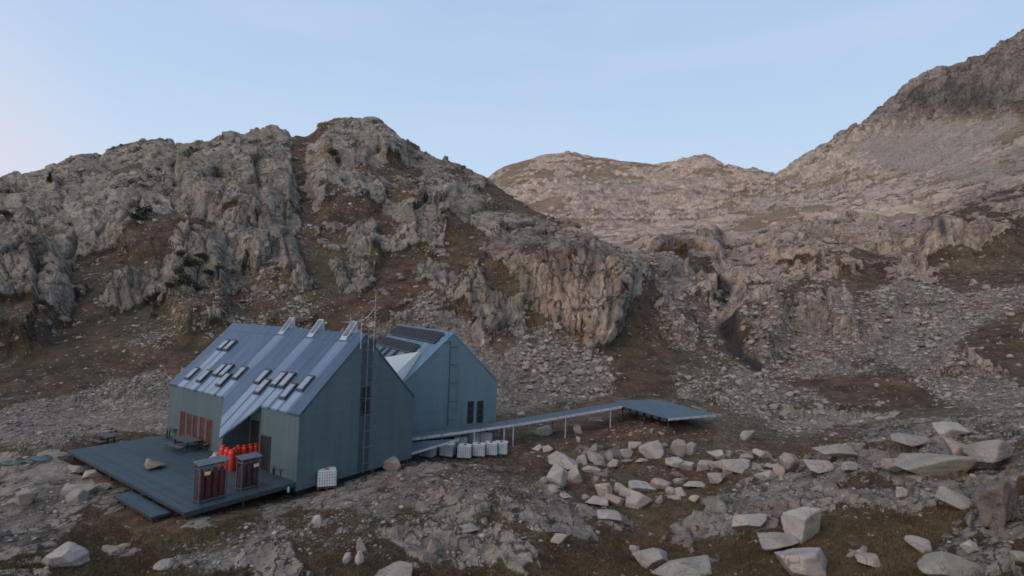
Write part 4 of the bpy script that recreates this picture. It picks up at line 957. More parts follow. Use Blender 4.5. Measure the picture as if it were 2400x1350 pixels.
u0_, u1_ = (lp[0][0] + lp[3][0]) / 2, (lp[1][0] + lp[2][0]) / 2; v0_ = (lp[0][1] + lp[1][1]) / 2; v1_ = -Dd - 0.07
MB().box((u0_, v0_, -0.38), (u1_, v1_, -0.32)).build('boards', M_deck, low)
MB().box((u0_ - .02, v0_ - .05, -0.46), (u1_ + .05, v0_ - .002, -0.33)).box((u1_ + .002, v0_, -0.46), (u1_ + .05, v1_, -0.33)).build('edge_beam', M_trim, low)
for u_ in (u0_ + .2, u1_ - .2): MB().box((u_ - .06, v0_ + .1, -1.5), (u_ + .06, v0_ + .22, -0.381)).build('post', M_trim, low)

def W_(px, py, z):                                              # picture point at a known height above the datum, in world metres
    r = ray(px, py); return np.array([0, 0, ZC]) + r * ((z - ZC) / r[2])
walk = empty('walkway', (0, 47, 1.5)); tag(walk, 'long raised blue-grey ramp on thin posts leading from the annex to the platform', 'walkway')
def rel(o, p): return tuple(np.array(p, float) - np.array(o.location))
N0, N1, N2 = W_(958, 1028, ZC - 10.75), W_(1225, 991.5, ZC - 10.2), W_(1459, 951.5, ZC - 8.975)
F0, F1_, F2_ = N0 + np.array([.2, 1.75, 0]), N1 + np.array([-.35, 1.9, 0.0]), N2 + np.array([-.4, 1.8, 0])
dn_ = np.array([0, 0, -0.07])
wd = MB()
for a_, b_, c_, d_ in ((N0, N1, F1_, F0), (N1, N2, F2_, F1_)): wd.prism([rel(walk, p + dn_) for p in (a_, b_, c_, d_)], [rel(walk, p) for p in (a_, b_, c_, d_)])
wd.build('boards', M_walk, walk)
eb = MB(); off = np.array([0.02, -0.05, 0])
for a_, b_ in ((N0, N1), (N1, N2)): eb.prism([rel(walk, p) for p in (a_ + [0, -.06, -.2], b_ + [0, -.06, -.2], b_ + [0, -.004, -.2], a_ + [0, -.004, -.2])], [rel(walk, p) for p in (a_ + [0, -.06, .015], b_ + [0, -.06, .015], b_ + [0, -.004, .015], a_ + [0, -.004, .015])])
eb.build('edge_beam', M_white, walk)
def on_line(px, a, b):
    """Point of segment a-b whose picture column is px."""
    t = np.linspace(0, 1, 400)[:, None]; q = a + (b - a) * t; return q[np.argmin(np.abs(project(q)[0] - px))]
for px_ in (1075.5, 1132, 1188.5, 1255, 1320, 1380):
    p_ = on_line(px_, N0, N1) if px_ < 1225 else on_line(px_, N1, N2)
    MB().bar(rel(walk, p_ + [0, -.03, .0]), rel(walk, p_ + [0, -.03, 0.95]), 0.022).build('railing_post', M_galv, walk)
for px_, bk in ((1112, 0), (1176, 1), (1182, 0), (1204, 0), (1299, 1), (1326, 0), (1432, 0)):
    p_ = (on_line(px_, N0, N1) if px_ < 1225 else on_line(px_, N1, N2)) + np.array([0, 1.6 if bk else 0.1, 0]); gz = ground_z(p_[0], p_[1])
    MB().bar(rel(walk, (p_[0], p_[1], gz - .2)), rel(walk, p_ + [0, 0, -.08]), 0.06, 8).build('support_post', M_white if not bk else M_galv, walk)
ramp = empty('access_ramp', (-7, 42, 1.0)); tag(ramp, 'short wedge-shaped blue-grey ramp dropping from the walkway behind the big hut', 'ramp')
R0, R1, R2 = W_(1076, 1028, ZC - 10.72), W_(955, 1064, ZC - 11.22), W_(955, 1036, ZC - 11.1)
MB().prism([rel(ramp, p + dn_) for p in (R1, R0, R2)], [rel(ramp, p) for p in (R1, R0, R2)]).build('boards', M_walk, ramp)
MB().prism([rel(ramp, p + np.array([0, -.05, -.16])) for p in (R1, R0)] + [rel(ramp, p + np.array([0, -.004, -.16])) for p in (R0, R1)], [rel(ramp, p + np.array([0, -.05, .012])) for p in (R1, R0)] + [rel(ramp, p + np.array([0, -.004, .012])) for p in (R0, R1)]).build('edge_beam', M_white, ramp)
for px_ in (990, 1036):
    p_ = on_line(px_, R1, R0); MB().bar(rel(ramp, p_ + [0, -.03, 0]), rel(ramp, p_ + [0, -.03, 0.95]), 0.02).build('railing_post', M_galv, ramp)
hp = empty('landing_platform', (14, 50, 2.8)); tag(hp, 'flat blue-grey square platform at the far end of the raised ramp', 'platform')
zq = ZC - 9.0
A4 = [W_(1448, 949, zq), W_(1566, 981, zq), W_(1676, 972, zq), W_(1545, 936, zq)]
A5 = A4[:3] + [W_(1546, 936.5, zq), W_(1440, 938.5, zq)]; A4[3] = A5[3]
MB().prism([rel(hp, p + np.array([0, 0, -.08])) for p in A5], [rel(hp, p) for p in A5]).build('boards', M_walk, hp)
def side(o, a, b, z0, z1, th, name, mat):
    d = (b - a); nrm = np.array([d[1], -d[0], 0]); nrm = nrm / np.linalg.norm(nrm)
    q = [a + nrm * .004, b + nrm * .004, b + nrm * th, a + nrm * th]
    MB().prism([rel(o, p + np.array([0, 0, z0])) for p in q], [rel(o, p + np.array([0, 0, z1])) for p in q]).build(name, mat, o)
side(hp, A4[1], A4[2], -.17, .01, .06, 'edge_beam', M_white)
je = MB()
for i in range(7):
    t = (i + .5) / 7; a_ = A4[0] + (A4[1] - A4[0]) * t; n_ = (A4[3] - A4[0]) / np.linalg.norm(A4[3] - A4[0]); e_ = (A4[1] - A4[0]) / np.linalg.norm(A4[1] - A4[0])
    q = [a_ - n_ * .14 - e_ * .3, a_ - n_ * .14 + e_ * .3, a_ + n_ * 4 + e_ * .3, a_ + n_ * 4 - e_ * .3]
    je.prism([rel(hp, p + np.array([0, 0, -.30])) for p in q], [rel(hp, p + np.array([0, 0, -.085])) for p in q])
je.build('joists', M_trim, hp)
for t in (0.05, 0.5, 0.95):
    a_ = A4[0] + (A4[1] - A4[0]) * t + (A4[3] - A4[0]) * .06; gz = ground_z(a_[0], a_[1])
    MB().bar(rel(hp, (a_[0], a_[1], min(gz - .2, zq - .5))), rel(hp, (a_[0], a_[1], zq - .3)), .07, 8).build('post', M_trim, hp)

# ------------------------------------------------------------------ things on and around the terrace
def place(o, u, v, z=0.0, rz=0.0):
    o.location = Vector(from_local(H1, u, v, z)); o.rotation_euler = (0, 0, H1['head'] + rz)
# gas cylinders
cyl = empty('gas_cylinder', (0, 0, 0))
MB().lathe((0, 0, 0), [(.18, 0), (.205, .03), (.208, .5), (.208, 1.12), (.19, 1.22), (.15, 1.26), (.14, 1.27)], 16).build('body', M_red, cyl)
MB().lathe((0, 0, 0), [(.13, 1.26), (.14, 1.27), (.14, 1.37), (.12, 1.38)], 12).build('valve_guard', M_red, cyl)
cyl_px = [(520, 1094, 'red gas cylinder at the left end of the back row by the recess wall'), (531, 1099, 'second red gas cylinder from the left, standing in the front row'), (541, 1104, 'red gas cylinder standing furthest forward on the terrace boards'),
          (557, 1093, 'red gas cylinder at the middle of the back row'), (571, 1092, 'red gas cylinder right of the middle one in the back row'), (586, 1089, 'red gas cylinder last but one towards the door'), (598, 1087, 'red gas cylinder nearest to the dark hut door'),
          (549, 1100, 'red gas cylinder tucked close beside the foremost one')]
first = True
for px_, py_, lab in cyl_px:
    o = cyl if first else copy_tree(cyl); first = False
    p_ = on_deck(px_, py_); place(o, p_[0], p_[1], 0, 0.3); tag(o, lab, 'gas cylinder', 'red gas cylinders on the terrace')
# cylinder cages
def cage(name, label, fl, fr, back, height, cmat, roof_lift, sign_t):
    p_, q_ = on_deck(*fl), on_deck(*fr); u0, v0 = p_[0], p_[1]; ln = q_[1] - v0
    o = empty('cylinder_cage', from_local(H1, u0, v0, 0), H1['head']); tag(o, label, 'gas cage')
    fm = MB()
    for u in (-back, 0):
        for v in (0, ln): fm.box((u - .03, v - .03, 0), (u + .03, v + .03, height))
    for u in (-back, 0):
        for z in (0.1, height - 0.22, height - 0.02): fm.box((u - .025, .03, z - .025), (u + .025, ln - .03, z + .025))
    for v in (0, ln):
        for z in (0.1, height - 0.22, height - 0.02): fm.box((-back + .03, v - .025, z - .025), (-.03, v + .025, z + .025))
    fm.build('frame', M_galv, o)
    ct = MB(); n = max(3, int(ln / .34)); r = ln / n / 2 * .95
    for j in range(n):
        for u in (-back + r + .04, -r - .04):
            ct.lathe((u, (j + .5) * ln / n, 0.12), [(r * .9, 0), (r, .04), (r, height * .62), (r * .7, height * .70), (r * .45, height * .72), (r * .45, height * .78)], 12)
    ct.build('stored_cylinders', cmat, o)
    mesh_ = MB()
    for i in range(int(ln / .09)): mesh_.bar((.031, .09 * i + .05, .12), (.031, .09 * i + .05, height - .24), .004, 4)
    for i in range(int((height - .4) / .12)): mesh_.bar((.038, .03, .2 + .12 * i), (.038, ln - .03, .2 + .12 * i), .004, 4)
    for i in range(int(back / .09)): mesh_.bar((-back + .09 * i + .05, -.031, .12), (-back + .09 * i + .05, -.031, height - .24), .004, 4)
    mesh_.build('wire_mesh', M_trim, o)
    MB().prism([(-back - .08, -.1, height + roof_lift), (.1, -.1, height), (.1, ln + .1, height), (-back - .08, ln + .1, height + roof_lift)], [(-back - .08, -.1, height + roof_lift + .03), (.1, -.1, height + .03), (.1, ln + .1, height + .03), (-back - .08, ln + .1, height + roof_lift + .03)]).build('roof', M_galv, o)
    MB().box((.045, ln * sign_t, height - .55), (.055, ln * sign_t + .3, height - .36)).build('sign', M_sign, o)
    return o
cage('c', 'wide steel cage of dark red gas cylinders at the terrace front corner', (465, 1182), (529, 1164), 0.55, 2.0, M_red_dk, 0.12, .14)
cage('c', 'narrower steel cage of dark brown cylinders between red bottles and hut bench', (565, 1151), (609, 1141), 0.55, 1.75, M_brown_dk, 0.1, .62)
# tables and benches
def table(label, px, py, ln, wd_, rz, h=.74, benches=(1, 1), cat='table', name='picnic_table', ground=None):
    o = empty(name, (0, 0, 0))
    if ground is None: p_ = on_deck(px, py); place(o, p_[0], p_[1], 0, rz)
    else: o.location = Vector(ground); o.rotation_euler = (0, 0, H1['head'] + rz)
    tag(o, label, cat)
    MB().box((-ln / 2, -wd_ / 2, h - .05), (ln / 2, wd_ / 2, h)).build('table_top' if h > .6 else 'seat', M_plank, o)
    for sx in (-1, 1):
        for sy in (-1, 1): MB().box((sx * (ln / 2 - .25) - .04, sy * (wd_ / 2 - .1) - .04, 0), (sx * (ln / 2 - .25) + .04, sy * (wd_ / 2 - .1) + .04, h - .051)).build('leg', M_trim, o)
        if any(benches): MB().box((sx * (ln / 2 - .25) - .03, -wd_ / 2 - .5, .30), (sx * (ln / 2 - .25) + .03, wd_ / 2 + .5, .38)).build('crossbar', M_trim, o)
    for s_, on in zip((-1, 1), benches):
        if on: MB().box((-ln / 2, s_ * (wd_ / 2 + .34) - .15, .381), (ln / 2, s_ * (wd_ / 2 + .34) + .15, .45)).build('bench', M_plank, o)
    return o
table('weathered plank picnic table with benches in front of the red windows', 437, 1052, 2.3, 1.0, 0.0)
table('low plank bench by the dark corner of the hut front, right of the picnic table', 476, 1052, 1.4, .4, 0.0, .45, (0, 0), 'bench', 'bench')
table('small plank table against the hut wall at the back of the terrace', 402, 1026, .9, .7, 0.0, .72, (0, 0))
table('small bench with a leaning board beside the hut wall, right of the door', 655, 1112, 1.2, .6, 0.1, .5, (0, 0), 'bench', 'bench')
gp = ground_at(252, 1040); table('lone picnic table standing on the scree beyond the terrace', 0, 0, 1.5, .7, 0.1, .74, (1, 0), 'table', 'picnic_table', (gp[0], gp[1], gp[2] - .05))
p_ = on_deck(673, 1118); bd = MB().prism([(-.3, 0, 0), (.3, 0, 0), (.3, .03, 0), (-.3, .03, 0)], [(-.3, .15, .55), (.3, .15, .55), (.3, .18, .55), (-.3, .18, .55)]).build('board', simple_mat('pinkish_board', (.14, .075, .06)), None)
place(bd, p_[0], p_[1], 0.005, 0.2); tag(bd, 'short reddish board leaning by the small bench on the terrace', 'board')
# sack, bottle, tarpaulins
def lump(name, loc, sx, sy, sz, mat, seed, amp=.18, rz=0.0, sub=3):
    bm = bmesh.new(); bmesh.ops.create_icosphere(bm, subdivisions=sub, radius=1)
    V = np.array([v.co[:] for v in bm.verts]); k = 1 + amp * fbm(V.astype(np.float32) * 1.3 + seed * 7.1, 1.0, 4)
    for v, q, kk in zip(bm.verts, V, k): v.co = (q[0] * kk * sx, q[1] * kk * sy, max(q[2] * kk, -.7) * sz + .7 * sz)
    for f in bm.faces: f.smooth = True
    me = bpy.data.meshes.new(name); bm.to_mesh(me); bm.free(); o = link_mesh(name, me, None, mat); o.location = Vector(loc); o.rotation_euler = (0, 0, rz); return o
p_ = on_deck(505, 1075); w_ = from_local(H1, p_[0], p_[1], 0)
tag(lump('sack', w_, .25, .2, .26, simple_mat('off_white_sack', (.45, .42, .36), .8), 3), 'small off-white sack on the terrace beside the red gas cylinders', 'sack')
p_ = on_deck(497, 1077); w_ = from_local(H1, p_[0], p_[1], 0)
tag(lump('bag', w_, .17, .14, .14, simple_mat('pale_blue_bag', (.20, .34, .42), .6), 4), 'small pale blue bag next to the white sack', 'bag')
w_ = from_local(H1, H1['L'] + .18, -.62, -.42)
jc = MB().lathe((0, 0, 0), [(.05, 0), (.075, .02), (.075, .24), (.03, .30), (.03, .34)], 12).build('bottle', simple_mat('turquoise_plastic', (.12, .50, .48), .3, 0, .5), None)
jc.location = Vector((w_[0], w_[1], w_[2])); tag(jc, 'small turquoise bottle fixed under the terrace edge at the hut corner', 'bottle')
for (px_, py_, sx, sy, sd, lab) in ((92, 1080, 1.0, .4, 5, 'dark teal tarpaulin crumpled among rocks beside the terrace'), (20, 1091, 1.0, .35, 8, 'dark green tarpaulin strip lying at the left edge of the rocks')):
    g_ = ground_at(px_, py_); tag(lump('tarpaulin', (g_[0], g_[1] + .3, g_[2] - .04), sx, sy, .16, simple_mat('teal_tarpaulin', (.035, .075, .08), .5), sd, .35), lab, 'tarpaulin')
# water tanks
def make_tank(mat):
    o = empty('water_tank', (0, 0, 0))
    MB().box((-.56, -.46, .17), (.56, .46, 1.13)).build('tank', mat, o, .05)
    cg = MB()
    for i in range(9):
        x = -.59 + i * .1475
        for y in (-.49, .49): cg.bar((x, y, .16), (x, y, 1.12), .009, 4)
    for i in range(7):
        y = -.49 + i * .1633
        for x in (-.59, .59): cg.bar((x, y, .16), (x, y, 1.12), .009, 4)
    for z in (.2, .38, .56, .74, .92, 1.10):
        cg.bar((-.59, -.49, z), (.59, -.49, z), .009, 4); cg.bar((-.59, .49, z), (.59, .49, z), .009, 4); cg.bar((-.59, -.49, z), (-.59, .49, z), .009, 4); cg.bar((.59, -.49, z), (.59, .49, z), .009, 4)
    for y in (-.2, .2): cg.bar((-.59, y, 1.135), (.59, y, 1.135), .012, 4)
    cg.build('cage', M_galv, o)
    pl = MB().box((-.6, -.5, .1), (.6, .5, .15))
    for y in (-.44, 0, .44):
        for x in (-.53, 0, .53): pl.box((x - .07, y - .06, 0), (x + .07, y + .06, .099))
    pl.build('pallet', M_pallet, o)
    MB().lathe((0, 0, 0), [(.12, 1.125), (.13, 1.13), (.13, 1.17), (.1, 1.18)], 14).build('lid', M_cap if mat is M_ibc else M_pallet, o)
    return o
t0 = make_tank(M_ibc); g_ = ground_at(760, 1148)
t0.location = (g_[0] - .1, g_[1] + .5, g_[2] + 0.06); t0.rotation_euler = (0, 0, .38); tag(t0, 'white caged water tank with red lid standing alone against the gable wall', 'water tank', 'caged water tanks')
tk = make_tank(M_ibc2); first = True
for px_, py_, dz, rz, lab in ((1047, 1074, 0, -.25, 'pale caged water tank at the left of the front row under the walkway'), (1088, 1077, 0, -.1, 'foremost caged water tank under the walkway'), (1121, 1073, 0, -.1, 'third caged water tank from the left in the front row'),
        (1150, 1070, 0, -.1, 'caged water tank last but one in the front row under the walkway'), (1174, 1068, 0, -.1, 'caged water tank at the right end of the row by the walkway post'),
        (1080, 1060, 0, -.2, 'caged water tank half hidden behind the foremost one'), (1110, 1053, 0, -.15, 'caged water tank deep in the shade under the walkway, left of a post'), (1139, 1053, 0, -.15, 'caged water tank deep in the shade behind the front row'),
        (1000, 1078, 0, -.4, 'caged water tank mostly hidden below the wedge-shaped ramp')):
    o = tk if first else copy_tree(tk); first = False
    w_ = W_(px_, py_, ZC - 12.45); o.location = (w_[0], w_[1] + .5, ground_z(w_[0], w_[1] + .5) - .03); o.rotation_euler = (0, 0, rz); tag(o, lab, 'water tank', 'caged water tanks')

# ------------------------------------------------------------------ boulders
def ico(sub):
    bm = bmesh.new(); bmesh.ops.create_icosphere(bm, subdivisions=sub, radius=1)
    V = np.array([v.co[:] for v in bm.verts]); Fx = np.array([[v.index for v in f.verts] for f in bm.faces]); bm.free(); return V, Fx
ICO = {k: ico(k) for k in (1, 2, 3, 4, 5)}
def rock_verts(sub, seed, cuts=12, rough=0.05, soft=130.0):
    """A broken block: unit directions pushed out to a set of random cutting planes, edges slightly worn."""
    rs = np.random.RandomState(seed); V = ICO[sub][0]
    qm = np.linalg.qr(rs.randn(3, 3))[0]
    n = np.concatenate([qm, -qm, rs.randn(max(cuts - 6, 2), 3)]); n[:6] += rs.randn(6, 3) * .32; n /= np.linalg.norm(n, axis=1, keepdims=True)
    hgt = np.concatenate([rs.uniform(.46, .8, 6), rs.uniform(.58, .95, len(n) - 6)])
    d = np.maximum(V @ n.T, 1e-3) / hgt
    r = 1 / (np.power((d ** soft).sum(1), 1 / soft)); r = np.minimum(r, 1.5)
    v = V * r[:, None]
    if sub >= 3:
        k = fbm(v.astype(np.float32) * 1.7 + seed * 3.3, 1.0, 5, 0.55) * rough + fbm(v.astype(np.float32) * np.array([1, 1, 5], np.float32) + seed, 1.0, 3) * rough * 0.6
        v = v * (1 + k)[:, None]
    return v
def boulder_mat(name, base, k=1.0):
    m, t, b = new_mat(name); g = NT(t); co = g.n('ShaderNodeTexCoord').outputs['Object']
    oi = g.n('ShaderNodeObjectInfo').outputs['Random']
    add = g.n('ShaderNodeVectorMath', operation='MULTIPLY_ADD'); g.l(co, add.inputs[0]); add.inputs[1].default_value = (1, 1, 1)
    cx = g.n('ShaderNodeCombineXYZ'); g.l(g.math('MULTIPLY', oi, 57.0), cx.inputs[0]); g.l(cx.outputs[0], add.inputs[2]); co = add.outputs[0]
    mid = g.noise(co, 1.3 / k, 8, 0.66); fine = g.noise(co, 9.0 / k, 7, 0.72); st = g.noise(g.scale(co, (1, 1, 4)), 0.8 / k, 6, 0.6, .5)
    c = g.mix(g.rng(mid, .3, .7), tuple(x * .74 for x in base), tuple(min(.7, x * 1.2) for x in base))
    c = g.mix(g.rng(oi, 0, 1, 0, .3), c, (base[0] * 1.0, base[1] * .82, base[2] * .74))
    c = g.mix(g.rng(st, .55, .72, 0, .4), c, (base[0] * .6, base[1] * .62, base[2] * .55))
    c = g.mix(g.rng(fine, .56, .7, 0, .35), c, tuple(min(.75, x * 1.4) for x in base))
    c = g.mix(g.rng(fine, .44, .3, 0, .55), c, tuple(x * .32 for x in base))
    li = g.noise(co, 2.6 / k, 6, .7); c = g.mix(g.rng(li, .54, .64, 0, .6), c, (base[0] * .52, base[1] * .56, base[2] * .48)); c = g.mix(g.rng(li, .42, .34, 0, .35), c, tuple(min(.6, x * 1.3) for x in base))
    gr_ = g.noise(co, 26.0 / k, 3, .6); c = g.mix(g.rng(gr_, .56, .66, 0, .4), c, tuple(x * .4 for x in base))
    ln = g.rng(g.math('ABSOLUTE', g.math('SUBTRACT', g.noise(co, .55 / k, 3, .5, .4), .5)), 0, .009)
    c = g.mix(g.rng(ln, 1, 0, 0, .5), c, tuple(x * .2 for x in base))
    g.l(c, b.inputs['Base Color']); b.inputs['Roughness'].default_value = .92; b.inputs['Specular IOR Level'].default_value = .2
    hh = g.math('ADD', g.math('MULTIPLY', mid, .7), g.math('ADD', g.math('MULTIPLY', fine, .35), g.math('MULTIPLY', st, .4)))
    g.l(g.bump(hh, .9, .07 * k), b.inputs['Normal']); return m
M_b = {'pale': boulder_mat('pale_granite', (.36, .338, .305)), 'grey': boulder_mat('grey_granite', (.275, .26, .232)), 'pink': boulder_mat('rosy_granite', (.325, .285, .25)),
       'green': boulder_mat('lichened_granite', (.27, .262, .215)), 'dark': boulder_mat('dark_granite', (.16, .14, .122))}
B_N = [0]
def boulder(x0, x1, y0, y1, tone, label=None, group=None, cuts=12, tilt=None, thick=.8, seed=None, sub=None):
    """A granite block filling the given photograph box, standing on the ground under its lower edge."""
    B_N[0] += 1; seed = B_N[0] * 13 + 5 if seed is None else seed
    xm = (x0 + x1) / 2; g_ = ground_at(xm, y1 - 2); d = g_[1]; sc = d / F_PX
    w, hh = (x1 - x0) * sc, (y1 - y0) * sc; T = w * thick
    H = max(hh * .6, hh * 1.06 - .18 * T)
    sub = sub or (5 if x1 - x0 > 75 else 4 if x1 - x0 > 26 else 3)
    v = rock_verts(sub, seed, 7 if tone == 'dark' else cuts, .08 if tone == 'dark' else .03)
    if tone == 'dark': v = v * (1 + .14 * fbm(v.astype(np.float32) * np.array([2.6, 2.6, .7], np.float32) + 3, 1.0, 5, .55, None, True))[:, None]
    if tilt: c_, s_ = math.cos(tilt), math.sin(tilt); v = v @ np.array([[c_, 0, s_], [0, 1, 0], [-s_, 0, c_]])
    mn, mx = v.min(0), v.max(0); v = (v - (mn + mx) / 2) / (mx - mn)
    v = v * np.array([w, T, H * 1.18]); v[:, 2] += H * .34
    me = bpy.data.meshes.new('boulder'); Fx = ICO[sub][1]
    me.vertices.add(len(v)); me.vertices.foreach_set('co', v.astype(np.float32).ravel()); me.loops.add(Fx.size); me.loops.foreach_set('vertex_index', Fx.astype(np.int32).ravel())
    me.polygons.add(len(Fx)); me.polygons.foreach_set('loop_start', np.arange(0, Fx.size, 3, dtype=np.int32)); me.polygons.foreach_set('loop_total', np.full(len(Fx), 3, np.int32)); me.update(calc_edges=True)
    me.polygons.foreach_set('use_smooth', np.full(len(Fx), sub >= 3)); 
    o = link_mesh('boulder', me, None, M_b[tone]); o.location = (world_at(xm, y1, d)[0], d + T * .42, g_[2])
    tag(o, label, 'boulder', group); return o
BG = 'boulders on the grass below the walkway'
